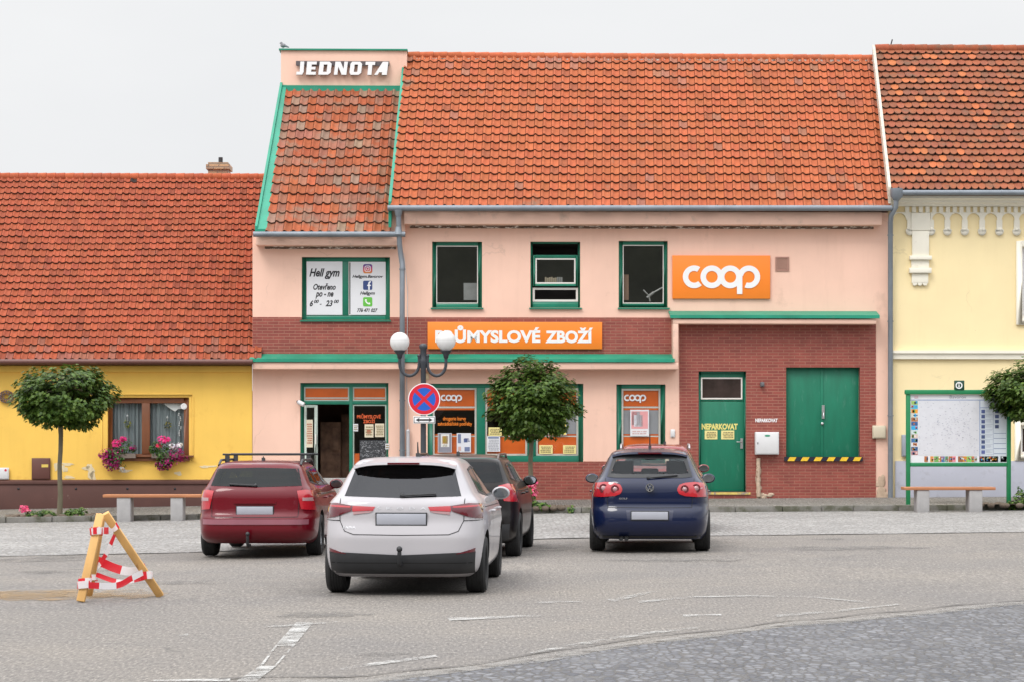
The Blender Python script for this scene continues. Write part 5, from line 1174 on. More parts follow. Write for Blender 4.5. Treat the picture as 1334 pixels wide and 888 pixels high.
    # mirrors
    for s_ in (-1, 1):
        my, mz = sp['mirror']; xs_ = S.side(my, mz - .04); m = MB(); m.ball((s_ * (xs_ + .08), my, mz), .105, .09, .075, 20, 14); m.v = [(x, my + (y - my) * (.3 if y < my else 1), z) for x, y, z in m.v]; m.tube([(s_ * (xs_ - .03), my + .03, mz - .06), (s_ * (xs_ + .05), my + .01, mz - .05)], .03, 10); mi = m.build('wing_mirror', sp.get('mirror_paint', PT), r_)
        m = MB(); m.lathe((s_ * (xs_ + .08), 0, mz), [(0, my - .034), (.083, my - .034), (.088, my - .02)], 'y', 24, sm=False); m.v = [(x, y, mz + (z - mz) * .68) for x, y, z in m.v]; m.build('mirror_glass', MIRG, mi)
    # rear details
    for (nm, mt, A, B, off, th, both) in sp['rear']:
        for k in ((0, 1) if both else (0,)):
            a, b = (mirror(A), mirror(B)) if k else (A, B); m = MB(); patch(m, a, b, S.rear, off, 20, 8, th); m.build(nm, mt, r_)
    seams = MB()
    for ln in sp.get('seams', []):
        for k in (0, 1):
            q = [(-a, b) for a, b in ln] if k else ln
            for p1, p2 in zip(q, q[1:]):
                d = Vector((p2[0] - p1[0], p2[1] - p1[1])); nn = Vector((-d.y, d.x)).normalized() * .004; patch(seams, [(p1[0] - nn.x, p1[1] - nn.y), (p2[0] - nn.x, p2[1] - nn.y)], [(p1[0] + nn.x, p1[1] + nn.y), (p2[0] + nn.x, p2[1] + nn.y)], S.rear, .0022, 10, 1, 0)
    for ln in sp.get('side_seams', []):
        for s_ in (-1, 1):
            for p1, p2 in zip(ln, ln[1:]):
                d = Vector((p2[0] - p1[0], p2[1] - p1[1])); nn = Vector((-d.y, d.x)).normalized() * .004; patch(seams, [(p1[0] - nn.x, p1[1] - nn.y), (p2[0] - nn.x, p2[1] - nn.y)], [(p1[0] + nn.x, p1[1] + nn.y), (p2[0] + nn.x, p2[1] + nn.y)], (lambda y, z, s_=s_: s_ * S.side(y, z)), .0022, 14, 1, 0, 'x', s_)
    if seams.v: seams.build('panel_gap', CDARK, body, recalc=False)
    for s_ in (-1, 1):
        for y in sp.get('handles', (1.55, 2.55)):
            z = sp.get('handle_z', .86); x = S.side(y, z); m = MB(); m.tube([(s_ * (x - .005), y - .1, z), (s_ * (x + .03), y - .08, z), (s_ * (x + .03), y + .08, z), (s_ * (x - .005), y + .1, z)], .014, 8); m.build('door_handle', PT, r_)
    # plate
    if 'plate' in sp:
        x, z, w, h = sp['plate']; y = S.rear(x, z) - .022; m = MB(); m.box(x - w / 2, x + w / 2, y, y + .05, z - h / 2, z + h / 2); pl_ = m.build('number_plate', PLATE, r_, bev=.004); m = MB(); m.box(x - w / 2 - .012, x + w / 2 + .012, y + .004, y + .04, z - h / 2 - .012, z + h / 2 + .012); m.build('plate_holder', PLAST, pl_)
    if 'tow' in sp:
        x, z = sp['tow']; y = S.rear(0, max(z, z0 + .05)); m = MB(); m.tube([(x, y + .1, z - .16), (x, y - .10, z - .16), (x, y - .14, z - .12), (x, y - .14, z - .02)], .022, 10); m.ball((x, y - .14, z + .01), .032); m.build('tow_bar', PLAST, r_)
    if 'antenna' in sp:
        x, y, L_ = sp['antenna']; zr_ = zt - .01; m = MB(); m.tube([(x, y, zr_), (x, y - L_ * .35, zr_ + L_)], [.012, .006], 8); m.ext([(y - .06, zr_), (y + .06, zr_), (y + .01, zr_ + .045), (y - .05, zr_ + .05)], x - .022, x + .022); m.build('antenna', PLAST, r_)
    if 'rails' in sp:
        xr, y0_, y1_, hr, mt = sp['rails']
        for s_ in (-1, 1):
            pts = []
            for k in range(15):
                t = k / 14; y = y0_ + (y1_ - y0_) * t; h = hr * min(1, math.sin(math.pi * t) * 2.4) ** .7 if 0 < t < 1 else 0; zz_ = sp['rail_z'] - .03; pts.append((s_ * (xr - .02 * (t * 0)), y, zz_ + h))
            m = MB(); m.tube(pts, .018, 10); m.build('roof_rail', mt, r_)
    for f in sp.get('extra', []): f(r_, S)
    return r_
GLCAR = glass('tinted_car_glass', (.12, .14, .14), refl=(.6, .63, .66)); GLCLR = glass('clear_car_glass', (.90, .97, .95), refl=(.6, .63, .66))
def spoiler(PT, y0, y1, z0, z1, w, col2=None):
    def f(r_, S):
        m = MB(); n = 14; A = []
        for k in range(n + 1):
            x = -w + 2 * w * k / n; t = (abs(x) / w) ** 4; b = .03 * t
            A.append([(x, y0 + .10 * t, z0 - b * 1.6), (x, y0 + .10 * t + .01, z0 + .028 - b * 1.6), (x, y1, z1 - b * 2.2), (x, y1, z1 - .07 - b * 2)])
        vs = [p for q in A for p in q]; fs = [(4 * i + j, 4 * i + (j + 1) % 4, 4 * i + 4 + (j + 1) % 4, 4 * i + 4 + j) for i in range(n) for j in range(4)] + [(0, 1, 2, 3), (4 * n + 3, 4 * n + 2, 4 * n + 1, 4 * n)]
        m.add(vs, fs, None, True); sp_ = m.build('roof_spoiler', PT, r_, auto=40)
        m = MB(); m.box(-.17, .17, y0 - .006, y0 + .01, z0 + .004, z0 + .022); m.build('brake_light', LDARK, sp_)
    return f
def wiper(x0, x1, z, zs):
    def f(r_, S):
        m = MB(); pts = [(x0 + (x1 - x0) * k / 8, S.rear(x0 + (x1 - x0) * k / 8, z + zs * k / 8) - .03, z + zs * k / 8) for k in range(9)]; m.tube(pts, .011, 6); m.ball((x0, S.rear(x0, z) - .02, z), .028, .02, .028, 10, 6); m.build('rear_wiper', PLAST, r_)
    return f
def car_text(s, x0, x1, z0_, z1_, mat=CHROME, bold=.02, sp=1.0):
    def f(r_, S):
        m = MB(); text(m, s, x0, x1, z0_, z1_, 0, bold, 0, .006, spacing=sp); m.v = [(x, S.rear(x, z) - .003 + y, z) for x, y, z in m.v]; m.build('badge', mat, r_)
    return f
# --- white hatchback
SW = Shell([(.20, .78, .20, 3.85, 7), (.28, .84, .05, 3.98, 7), (.44, .865, .0, 4.07, 7), (.60, .87, .0, 4.1, 7), (.72, .872, .03, 4.07, 7), (.80, .868, .055, 3.95, 7), (.90, .858, .065, 3.6, 7), (.99, .825, .09, 3.25, 7), (1.05, .77, .15, 2.98, 7), (1.20, .685, .27, 2.62, 7), (1.36, .595, .405, 2.24, 7), (1.415, .55, .47, 2.08, 6), (1.445, .48, .62, 1.92, 5), (1.458, .36, .95, 1.75, 4), (1.463, .24, 1.15, 1.6, 4)])
PW = paint('white_car_paint', (.42, .405, .425), .6)
cw = car('parked_car', 'white hatchback in the middle of the square, nearest to the viewer', -1.165, 21.72, 3.0, SW, dict(
    paint=PW, axles=(.70, 3.25), wheel_r=.312, tyre_x=.855, head_z=1.22, glass=glass('privacy_glass', (.05, .052, .056), refl=(.85, .86, .9), extra=.02), side_glass=GLCAR,
    rear_win=([(-.62, 1.055), (0, 1.035), (.62, 1.055)], [(-.52, 1.375), (0, 1.40), (.52, 1.375)]), frit=False,
    windscreen=([(-.66, 1.06), (0, 1.04), (.66, 1.06)], [(-.53, 1.37), (0, 1.385), (.53, 1.37)]),
    side_win=[([(.92, 1.08), (1.62, 1.02)], [(1.05, 1.33), (1.60, 1.355)]), ([(1.72, 1.02), (2.78, 1.02)], [(1.70, 1.355), (2.12, 1.35)])],
    mirror=(2.55, 1.03), plate=(0, .815, .52, .115), tow=(0, .50), antenna=(.06, 1.25, .17),
    rear=[('tail_light', LDARK, [(.53, .90), (.70, .84), (.838, .81)], [(.51, .955), (.70, .985), (.835, .975)], .008, .02, True), ('tail_light_glow', LRED, [(.30, .905), (.52, .895)], [(.28, .945), (.52, .955)], .008, .016, True), ('tail_light_glow', LRED, [(.54, .935), (.82, .945)], [(.54, .952), (.825, .965)], .011, .004, True),
          ('reversing_lamp', LCLR, [(.34, .882), (.51, .862)], [(.30, .899), (.51, .892)], .007, .012, True),
          ('bumper_trim', PLAST, [(-.76, .238), (0, .235), (.76, .238)], [(-.775, .475), (0, .44), (.775, .475)], .020, .045, False), ('bumper_crease', CDARK, [(-.76, .352), (.76, .352)], [(-.74, .362), (.74, .362)], .022, .003, False),
          ('reflector', LDARK, [(.58, .450), (.77, .472)], [(.58, .456), (.775, .512)], .024, .03, True)],
    seams=[[(.66, 1.03), (.655, .80), (.60, .69), (.50, .655), (0, .648)], [(.655, .90), (.66, 1.03)], [(.85, .80), (.655, .80)]],
    side_seams=[[(1.66, .32), (1.66, 1.0)], [(.98, .95), (1.05, .62), (1.10, .5)], [(2.75, .35), (2.75, .98)], [(.62, .93), (3.1, .90)]],
    extra=[spoiler(PW, .26, .62, 1.385, 1.452, .545), car_text('FABIA', -.615, -.48, .715, .742, pm('dull_chrome', (.52, .52, .54), .3, metal=.6), .01), car_text('ŠKODA', -.26, .26, .915, .95, pm('dull_chrome', (0, 0, 0)), .01, 2.2), wiper(0, .36, 1.06, .02)]))
# --- dark blue hatchback
SG = Shell([(.20, .80, .16, 3.9, 7), (.30, .85, .05, 4.08, 7), (.46, .868, .0, 4.18, 7), (.60, .872, .02, 4.2, 7), (.70, .872, .075, 4.16, 7), (.80, .868, .075, 4.0, 7), (.92, .855, .085, 3.7, 7), (1.02, .815, .115, 3.35, 7), (1.08, .76, .16, 3.05, 7), (1.22, .68, .255, 2.7, 7), (1.38, .60, .36, 2.3, 7), (1.45, .55, .42, 2.1, 6), (1.485, .46, .60, 1.92, 5), (1.50, .34, .95, 1.8, 4), (1.505, .2, 1.15, 1.6, 4)])
PB = paint('dark_blue_paint', (.0045, .0095, .040), .8, .3)
def emblem(r_, S):
    z, rr = .945, .058; y = S.rear(0, z) - .012; m = MB(); m.arc(0, z, rr * .86, rr, 0, 360, y - .012, y + .02, 32)
    def bar(a, b):
        a, b = Vector((a[0] * rr, 0, z + a[1] * rr)), Vector((b[0] * rr, 0, z + b[1] * rr)); t = (b - a).normalized(); n = Vector((-t.z, 0, t.x)) * rr * .075; m.prism([(p.x, p.z) for p in (a - n, b - n, b + n, a + n)], y - .009 - .0004 * len(m.f), y + .01)
    for s_ in (-1, 1): bar((s_ * .42, .78), (s_ * .03, .12)); bar((s_ * .80, .36), (s_ * .36, -.80)); bar((s_ * .36, -.80), (s_ * .02, -.02))
    em = m.build('emblem', CHROME, r_); m = MB(); m.lathe((0, y + .004, z), [(0, 0), (rr * .88, 0), (rr * .88, .03)], 'y', 28); m.build('emblem_field', pm('emblem_blue', (.05, .07, .14), .3), em)
def exhaust(r_, S):
    m = MB()
    for x in (-.41, -.335): m.tube([(x, .02, .215), (x, .5, .22)], .034, 14, cap=False); m.lathe((x, .04, .215), [(0, 0), (.03, 0)], 'y', 12)
    m.build('exhaust_pipe', PLAST, r_)
def round_lamps(r_, S):
    for s_ in (-1, 1):
        for x, z, q in ((.50, .925, .05), (.665, .935, .055)):
            y = S.rear(s_ * x, z) - .014; m = MB(); m.lathe((s_ * x, y, z), [(0, -.006), (q * .55, -.006), (q * .6, 0)], 'y', 20); m.build('lamp_lens', LCLR, r_); m = MB(); m.arc(s_ * x, z, q * .75, q * 1.15, 0, 360, y - .002, y + .012, 24); m.build('lamp_ring', LDARK, r_)
cg = car('parked_car', 'dark blue hatchback with red rear lights, in front of the green door', 1.975, 29.72, 3.9, SG, dict(
    paint=PB, axles=(.80, 3.38), wheel_r=.318, tyre_x=.875, head_z=1.33, glass=GLCLR, side_glass=glass('light_tint_glass', (.55, .6, .58), refl=(.6, .63, .66)), spokes=7, tyre_w=.215,
    rear_win=([(-.615, 1.10), (-.5, 1.085), (.5, 1.085), (.615, 1.10)], [(-.53, 1.395), (-.4, 1.41), (.4, 1.41), (.53, 1.395)]),
    windscreen=([(-.66, 1.10), (0, 1.08), (.66, 1.10)], [(-.55, 1.41), (0, 1.425), (.55, 1.41)]),
    side_win=[([(.95, 1.10), (1.65, 1.06)], [(1.05, 1.36), (1.62, 1.385)]), ([(1.75, 1.06), (2.85, 1.06)], [(1.73, 1.385), (2.15, 1.38)])],
    mirror=(2.75, 1.03), plate=(0, .545, .52, .112), antenna=(0, 1.05, .22),
    rear=[('tail_light', LRED, [(.395, .905), (.42, .855), (.50, .825), (.66, .812), (.82, .81)], [(.395, .93), (.42, .985), (.50, 1.015), (.64, 1.028), (.79, 1.01)], .010, .02, True), ('tail_light_lens', LCLR, [(.70, .915), (.76, .93)], [(.70, .935), (.76, .95)], .013, .006, True),
          ('plate_recess', pm('dark_blue_recess', (.008, .012, .045), .4, coat=.8), [(-.32, .475), (.32, .475)], [(-.34, .62), (.34, .62)], .002, .0, False),
          ('bumper_trim', PLAST, [(-.74, .215), (.74, .215)], [(-.74, .25), (.74, .25)], .006, .02, False), ('brake_light', LDARK, [(-.19, 1.418), (.19, 1.418)], [(-.19, 1.432), (.19, 1.432)], .012, .01, False)],
    seams=[[(.64, 1.08), (.62, .83), (.60, .66), (0, .655)], [(.85, .55), (.6, .655), (.62, .80)][:1] * 0 or [(.82, .80), (.62, .83)]],
    side_seams=[[(1.70, .34), (1.70, 1.05)], [(2.80, .36), (2.80, 1.02)], [(.85, .9), (3.2, .86)]],
    extra=[emblem, exhaust, round_lamps, spoiler(PB, .30, .60, 1.428, 1.492, .545), wiper(-.02, .40, 1.085, .04), car_text('GOLF', -.44, -.32, .775, .80)]))
# --- red estate on the left
SRD = Shell([(.22, .80, .22, 4.0, 7), (.30, .86, .07, 4.25, 7), (.44, .875, .0, 4.4, 7), (.58, .878, .0, 4.45, 7), (.66, .878, .06, 4.42, 7), (.78, .875, .075, 4.2, 7), (.90, .862, .085, 3.7, 7), (.99, .83, .11, 3.3, 7), (1.05, .78, .15, 3.0, 7), (1.18, .71, .245, 2.7, 7), (1.31, .64, .34, 2.35, 7), (1.365, .59, .40, 2.15, 6), (1.395, .50, .60, 1.95, 5), (1.41, .36, .95, 1.75, 4), (1.414, .22, 1.2, 1.6, 4)])
PR = paint('dark_red_paint', (.125, .003, .010), .6, .32)
def crossbars(r_, S):
    for k, y in enumerate((1.15, 2.0)):
        m = MB(); m.box(-.63, .70, y - .03, y + .03, 1.485, 1.515); br = m.build('roof_bar', PLAST, r_, bev=.008)
        m = MB()
        for s_ in (-1, 1): m.ext([(y - .05, 1.38), (y + .05, 1.38), (y + .035, 1.484), (y - .035, 1.484)], s_ * .56 - .03, s_ * .56 + .03)
        m.build('bar_foot', PLAST, br)
cr_ = car('parked_car', 'dark red estate car with black roof bars, left of the white car', -3.70, 29.75, .8, SRD, dict(
    paint=PR, axles=(.95, 3.55), wheel_r=.315, tyre_x=.875, head_z=1.17, roll=0, glass=glass('hazy_glass', (.12, .15, .15), refl=(.7, .74, .75)), side_glass=GLCAR, spokes=6, frit=False,
    rear_win=([(-.66, 1.055), (0, 1.035), (.66, 1.055)], [(-.59, 1.30), (0, 1.315), (.59, 1.30)]),
    windscreen=([(-.68, 1.07), (0, 1.05), (.68, 1.07)], [(-.56, 1.33), (0, 1.345), (.56, 1.33)]),
    side_win=[([(.55, 1.10), (1.20, 1.04)], [(.68, 1.27), (1.18, 1.30)]), ([(1.28, 1.04), (1.95, 1.03)], [(1.26, 1.30), (1.92, 1.315)]), ([(2.03, 1.03), (2.95, 1.03)], [(2.0, 1.315), (2.25, 1.31)])],
    mirror=(2.8, 1.03), plate=(0, .70, .52, .115), tow=(-.08, .36), antenna=(0, 1.0, .07), rails=(.60, .6, 2.2, .075, PLAST), rail_z=1.375,
    rear=[('tail_light', LRED, [(.66, .72), (.845, .70)], [(.60, .985), (.72, 1.0), (.80, .985)], .010, .02, True), ('lamp_lens', LCLR, [(.68, .84), (.82, .835)], [(.68, .885), (.81, .885)], .014, .006, True),
          ('bumper_strip', pm('painted_highlight_red', (.28, .10, .13), .4, coat=.5), [(-.84, .50), (0, .50), (.84, .50)], [(-.84, .575), (0, .575), (.84, .575)], .010, .02, False), ('handle_bar', PR, [(-.3, .80), (.3, .80)], [(-.3, .83), (.3, .83)], .018, .02, False)],  # pinkish band across the bumper is a highlight painted as colour
    seams=[[(.67, 1.03), (.63, .80), (.62, .61), (0, .605)]], side_seams=[[(1.24, .34), (1.24, 1.02)], [(1.99, .34), (1.99, 1.02)], [(.6, .93), (3.2, .90)]],
    handles=(1.45, 2.2), extra=[crossbars, wiper(0, -.38, 1.06, .02)]))
# --- black estate beyond the white car
SB_ = Shell([(.22, .80, .24, 3.8, 7), (.30, .865, .06, 3.98, 7), (.44, .885, .0, 4.1, 7), (.58, .89, .01, 4.15, 7), (.70, .888, .05, 4.1, 7), (.82, .882, .07, 3.9, 7), (.94, .862, .09, 3.5, 7), (1.02, .83, .12, 3.1, 7), (1.08, .79, .16, 2.85, 7), (1.22, .72, .24, 2.55, 7), (1.36, .65, .33, 2.2, 7), (1.41, .60, .39, 2.0, 6), (1.44, .51, .58, 1.85, 5), (1.455, .37, .9, 1.7, 4), (1.46, .23, 1.1, 1.5, 4)])
PK = paint('black_car_paint', (.008, .006, .006), .3, .3)
cb = car('parked_car', 'black estate car with roof rails, half hidden behind the white car', -.82, 28.75, 4.3, SB_, dict(
    paint=PK, axles=(.85, 3.35), wheel_r=.325, tyre_x=.885, head_z=1.2, glass=GLCAR, frit=False,
    rear_win=([(-.68, 1.08), (0, 1.06), (.68, 1.08)], [(-.60, 1.35), (0, 1.365), (.60, 1.35)]),
    windscreen=([(-.69, 1.09), (0, 1.07), (.69, 1.09)], [(-.58, 1.38), (0, 1.39), (.58, 1.38)]),
    side_win=[([(.60, 1.12), (1.12, 1.07)], [(.70, 1.32), (1.10, 1.345)]), ([(1.2, 1.07), (1.85, 1.06)], [(1.18, 1.345), (1.82, 1.36)]), ([(1.93, 1.06), (2.75, 1.06)], [(1.9, 1.36), (2.1, 1.355)])],
    mirror=(2.55, 1.06), plate=(0, .80, .52, .115), antenna=(0, .75, .06), rails=(.58, .55, 2.1, .07, pm('dark_bronze_rail', (.10, .07, .06), .3, metal=.6)), rail_z=1.42,
    rear=[('tail_light', LRED, [(.70, .82), (.868, .80)], [(.62, 1.03), (.74, 1.06), (.82, 1.04)], .012, .02, True), ('bumper_trim', PLAST, [(-.84, .26), (0, .26), (.84, .26)], [(-.865, .50), (0, .48), (.865, .50)], .012, .03, False)],
    side_seams=[[(1.16, .34), (1.16, 1.04)], [(1.89, .34), (1.89, 1.04)], [(.6, .95), (3.0, .92)]], handles=(1.38, 2.1), handle_z=.90, trim=PLAST))
# --- red car beyond the blue one
PM_ = paint('bright_red_paint', (.20, .012, .014), 1.0, .3)
SH = Shell([(a, b, c, d, e) for a, b, c, d, e in SB_.__class__(list(zip(SG.z, SG.w, SG.yr, SG.yf, SG.n))).__dict__ and zip([z * 1.035 for z in SG.z], [w * 1.01 for w in SG.w], SG.yr, SG.yf, SG.n)])
k_ = 1.035; sc_ = lambda pl: [(a, b * k_) for a, b in pl]
car('parked_car', 'red car with silver roof rails, hidden behind the dark blue hatchback', 2.48, 35.9, 3.9, SH, dict(
    paint=PM_, axles=(.80, 3.38), wheel_r=.318, tyre_x=.875, head_z=1.3, glass=GLCLR, rear_win=(sc_([(-.6, 1.10), (0, 1.085), (.6, 1.10)]), sc_([(-.52, 1.395), (0, 1.41), (.52, 1.395)])), frit=False,
    windscreen=(sc_([(-.66, 1.10), (0, 1.08), (.66, 1.10)]), sc_([(-.55, 1.40), (0, 1.415), (.55, 1.40)])), side_win=[(sc_([(.95, 1.10), (1.65, 1.06)]), sc_([(1.05, 1.36), (1.62, 1.385)])), (sc_([(1.75, 1.06), (2.85, 1.06)]), sc_([(1.73, 1.385), (2.15, 1.38)]))],
    mirror=(2.6, 1.10), plate=(0, .58, .52, .112), antenna=(.17, .85, .09), rails=(.60, .55, 2.2, .075, pm('silver_rail', (.5, .5, .52), .3, metal=.7)), rail_z=1.50,
    rear=[('tail_light', LRED, sc_([(.60, .80), (.815, .80)]), sc_([(.58, 1.02), (.79, 1.01)]), .010, .02, True)], side_seams=[[(1.70, .34), (1.70, 1.05)]]))
# ================================================================== ground
def clip_poly(pts, a, b, c):
    out = []
    for p, q in zip(pts, pts[1:] + pts[:1]):
        dp, dq = a * p[0] + b * p[1] + c, a * q[0] + b * q[1] + c
        if dp >= 0: out.append(p)
        if (dp >= 0) != (dq >= 0): t = dp / (dp - dq); out.append((p[0] + (q[0] - p[0]) * t, p[1] + (q[1] - p[1]) * t))
    return out
def frange(a, b, s): n = max(1, int(round((b - a) / s))); return [a + (b - a) * i / n for i in range(n + 1)]
def sheet_y(name, mat, xs, lo, hi, dz, ny=10, label=None):
    """ground sheet between two curves y=lo(x), y=hi(x), following the slope of the square"""
    m = MB(); W = ny + 1
    vs = [(x, lo(x) + (hi(x) - lo(x)) * j / ny, 0) for x in xs for j in range(W)]
    vs = [(x, y, gz(x, y) + (dz(x, y) if callable(dz) else dz)) for x, y, _ in vs]
    m.add(vs, [(i * W + j, (i + 1) * W + j, (i + 1) * W + j + 1, i * W + j + 1) for i in range(len(xs) - 1) for j in range(ny)], None, True)
    o = m.build(name, mat, org=(0, 0, 0), frame=IDM); o['kind'] = 'structure'; return o
def ipl(pts):
    xs_, ys_ = zip(*pts); return lambda x: float(np.interp(x, xs_, ys_))
# asphalt of the square
am = D.materials.new('old_asphalt'); nt = NT(am); bs = nt.n['Principled BSDF']; co = coords(nt)
mp0 = nt.new('ShaderNodeMapping'); mp0.inputs['Scale'].default_value = (1, .22, 1); nt.lk(co, mp0.inputs[0]); f1 = noise(nt, mp0.outputs[0], 40, 5, .8); sp_ = ramp(nt, f1, [(.34, (.065, .061, .058)), (.46, (.152, .140, .128)), (.56, (.185, .170, .154)), (.66, (.36, .334, .305))])
f2 = noise(nt, co, .35, 5, .6); v2 = ramp(nt, f2, [(.3, (.84, .845, .87)), (.7, (1.14, 1.11, 1.06))]); base = mixc(nt, 1, sp_, v2, 'MULTIPLY')
mp = nt.new('ShaderNodeMapping'); mp.inputs['Scale'].default_value = (.25, 1.1, 1); nt.lk(co, mp.inputs[0]); f3 = noise(nt, mp.outputs[0], 1.6, 8, .7, 1.2); v3 = ramp(nt, f3, [(.64, (0, 0, 0)), (.74, (1, 1, 1))]); base = mixc(nt, v3, base, mixc(nt, 1, base, (.72, .72, .74), 'MULTIPLY'))
vo = nt.new('ShaderNodeTexVoronoi', feature='DISTANCE_TO_EDGE'); vo.inputs['Scale'].default_value = .55; mp2 = nt.new('ShaderNodeMapping'); mp2.inputs['Scale'].default_value = (.45, 1.0, 1)
fw = nt.new('ShaderNodeTexNoise'); fw.inputs['Scale'].default_value = 1.4; fw.inputs['Detail'].default_value = 6; nt.lk(co, fw.inputs['Vector']); wv = mixc(nt, .55, co, fw.outputs['Color'], 'ADD'); nt.lk(wv, mp2.inputs[0]); nt.lk(mp2.outputs[0], vo.inputs['Vector'])
ck = ramp(nt, vo.outputs['Distance'], [(.0, (1, 1, 1)), (.007, (0, 0, 0))]); cm = noise(nt, co, .5, 3); cm = ramp(nt, cm, [(.54, (0, 0, 0)), (.60, (.75, .75, .75))]); ckm = mixc(nt, 1, ck, cm, 'MULTIPLY'); base = mixc(nt, ckm, base, (.075, .07, .065))
f5 = noise(nt, co, 9, 4, .7); sp5 = ramp(nt, f5, [(.70, (0, 0, 0)), (.74, (.5, .5, .5))]); base = mixc(nt, sp5, base, (.33, .32, .30))
nt.lk(base, bs.inputs['Base Color']); bs.inputs['Roughness'].default_value = .8
bp = nt.new('ShaderNodeBump'); bp.inputs['Strength'].default_value = .6; bp.inputs['Distance'].default_value = .012; nt.lk(f1, bp.inputs['Height']); nt.lk(bp.outputs[0], bs.inputs['Normal'])
m = MB(); xs = [-400, -200, -90, -40] + frange(-24, 24, 1.5) + [40, 90, 200, 400]; ys = [-300, -150, -60, -20, 0, 8] + frange(12, 52, 1.0) + [70, 150, 400]
vs = [(x, y, gz(x, y)) for x in xs for y in ys]; W = len(ys); m.add(vs, [(i * W + j, (i + 1) * W + j, (i + 1) * W + j + 1, i * W + j + 1) for i in range(len(xs) - 1) for j in range(W - 1)], None, True)
gnd = m.build('ground', am, org=(0, 0, 0), frame=IDM); gnd['kind'] = 'structure'
def setts(name, c1, c2, joint, s, rough=.75, bumpd=.02, rnd=.75, stretch=(1, 1, 1), grime=None):
    mm = D.materials.new(name); nt = NT(mm); b = nt.n['Principled BSDF']; co = coords(nt, stretch)
    vo = nt.new('ShaderNodeTexVoronoi', feature='DISTANCE_TO_EDGE'); vo.inputs['Scale'].default_value = s; vo.inputs['Randomness'].default_value = rnd; nt.lk(co, vo.inputs['Vector'])
    vc = nt.new('ShaderNodeTexVoronoi'); vc.inputs['Scale'].default_value = s; vc.inputs['Randomness'].default_value = rnd; nt.lk(co, vc.inputs['Vector'])
    sx = nt.new('ShaderNodeSeparateColor'); nt.lk(vc.outputs['Color'], sx.inputs[0]); cc = ramp(nt, sx.outputs[0], [(0, c1), (1, c2)])
    j = ramp(nt, vo.outputs['Distance'], [(.03, (1, 1, 1)), (.13, (0, 0, 0))]); base = mixc(nt, j, cc, joint)
    f = noise(nt, coords(nt), .5, 5); v = ramp(nt, f, [(.3, (.9,) * 3), (.7, (1.1,) * 3)]); base = mixc(nt, 1, base, v, 'MULTIPLY')
    f = noise(nt, coords(nt), 60, 3); v = ramp(nt, f, [(.3, (.85,) * 3), (.7, (1.15,) * 3)]); base = mixc(nt, 1, base, v, 'MULTIPLY')
    if grime: f = noise(nt, coords(nt), .9, 7, .7); f = ramp(nt, f, [(.54, (0,) * 3), (.66, (.7,) * 3)]); base = mixc(nt, f, base, grime)
    nt.lk(base, b.inputs['Base Color']); b.inputs['Roughness'].default_value = rough
    h = ramp(nt, vo.outputs['Distance'], [(.0, (0, 0, 0)), (.22, (1, 1, 1))]); bp = nt.new('ShaderNodeBump'); bp.inputs['Strength'].default_value = .8; bp.inputs['Distance'].default_value = bumpd; nt.lk(h, bp.inputs['Height']); nt.lk(bp.outputs[0], b.inputs['Normal']); return mm
SETT = setts('pale_granite_setts', (.215, .208, .20), (.34, .332, .32), (.165, .155, .145), 9.5, stretch=(1, .8, 1))
SETTD = setts('dark_basalt_setts', (.06, .062, .072), (.165, .167, .18), (.085, .08, .075), 14.0, .7, grime=(.14, .14, .145), rnd=.95, stretch=(1, .55, 1))
MOSA = setts('small_paving_stones', (.17, .16, .145), (.34, .32, .29), (.10, .09, .075), 15)
kerbY = lambda x: 46.0 + .02 * x
inner = ipl([(-60, 29), (-20, 30.6), (-9, 31.6), (-5, 31.9), (-1, 33.6), (.4, 34.3), (3, 34.9), (8.8, 35.6), (25, 37), (60, 38)])
sheet_y('parking_strip', SETT, frange(-60, 60, 1.0), lambda x: inner(x) + .08 * math.sin(x * 2.3) + .05 * math.sin(x * 5.1), kerbY, .006, 12)
GRV = None
CRK = pm('tar_seam', (.07, .065, .06), .8, .4, 9, .3, 60)
sheet_y('strip_seam', CRK, frange(-30, 30, .5), lambda x: inner(x) - .05 + .05 * math.sin(x * 3.1) * math.sin(x * 1.3), lambda x: inner(x) + .03 + .04 * math.sin(x * 2.7), .009, 1)
def sw_z(x, y): return .126 + .07 * min(1, max(0, (y - kerbY(x)) / 4.0)) + max(0, (y - kerbY(x) - .2)) * 0
sheet_y('pavement', MOSA, frange(-60, 60, 1.0), lambda x: kerbY(x) + .15, lambda x: ROWY + ROWM * x + .3, sw_z, 6)
KERB = pm('granite_kerb', (.19, .18, .165), .85, .25, 6, .3, 60, fine=.15, dirt=(.075, .075, .05), dirts=(.42, .6), dscale=3)
m = MB(); x = -40.0
while x < 40:
    L_ = random.uniform(.7, 1.1); y = kerbY(x) + random.uniform(-.012, .012); z = gz(x, y); t = z + .13 + random.uniform(-.008, .008); z2 = gz(x + L_, y) + .13 + (t - z - .13)
    m.add([(x, y, z - .1), (x + L_ - .012, y, z2 - .23), (x + L_ - .012, y + .16, z2 - .23), (x, y + .16, z - .1), (x, y + .012, t), (x + L_ - .012, y + .012, z2), (x + L_ - .012, y + .16, z2), (x, y + .16, t)], [(0, 3, 2, 1), (4, 5, 6, 7), (0, 1, 5, 4), (1, 2, 6, 5), (2, 3, 7, 6), (3, 0, 4, 7)]); x += L_
kb = m.build('kerb', KERB, org=(0, 0, 0), frame=IDM, bev=.012); kb['kind'] = 'structure'
edge = ipl([(-40, 8.0), (-9, 11.9), (-3, 13.4), (-1, 14.05), (.2, 15.4), (1.2, 16.9), (2.2, 18.0), (5.1, 20.7), (9, 23.4), (20, 29), (60, 42)])
wob = lambda x: edge(x) + .05 * math.sin(3.1 * x) + .03 * math.sin(7.7 * x + 1)
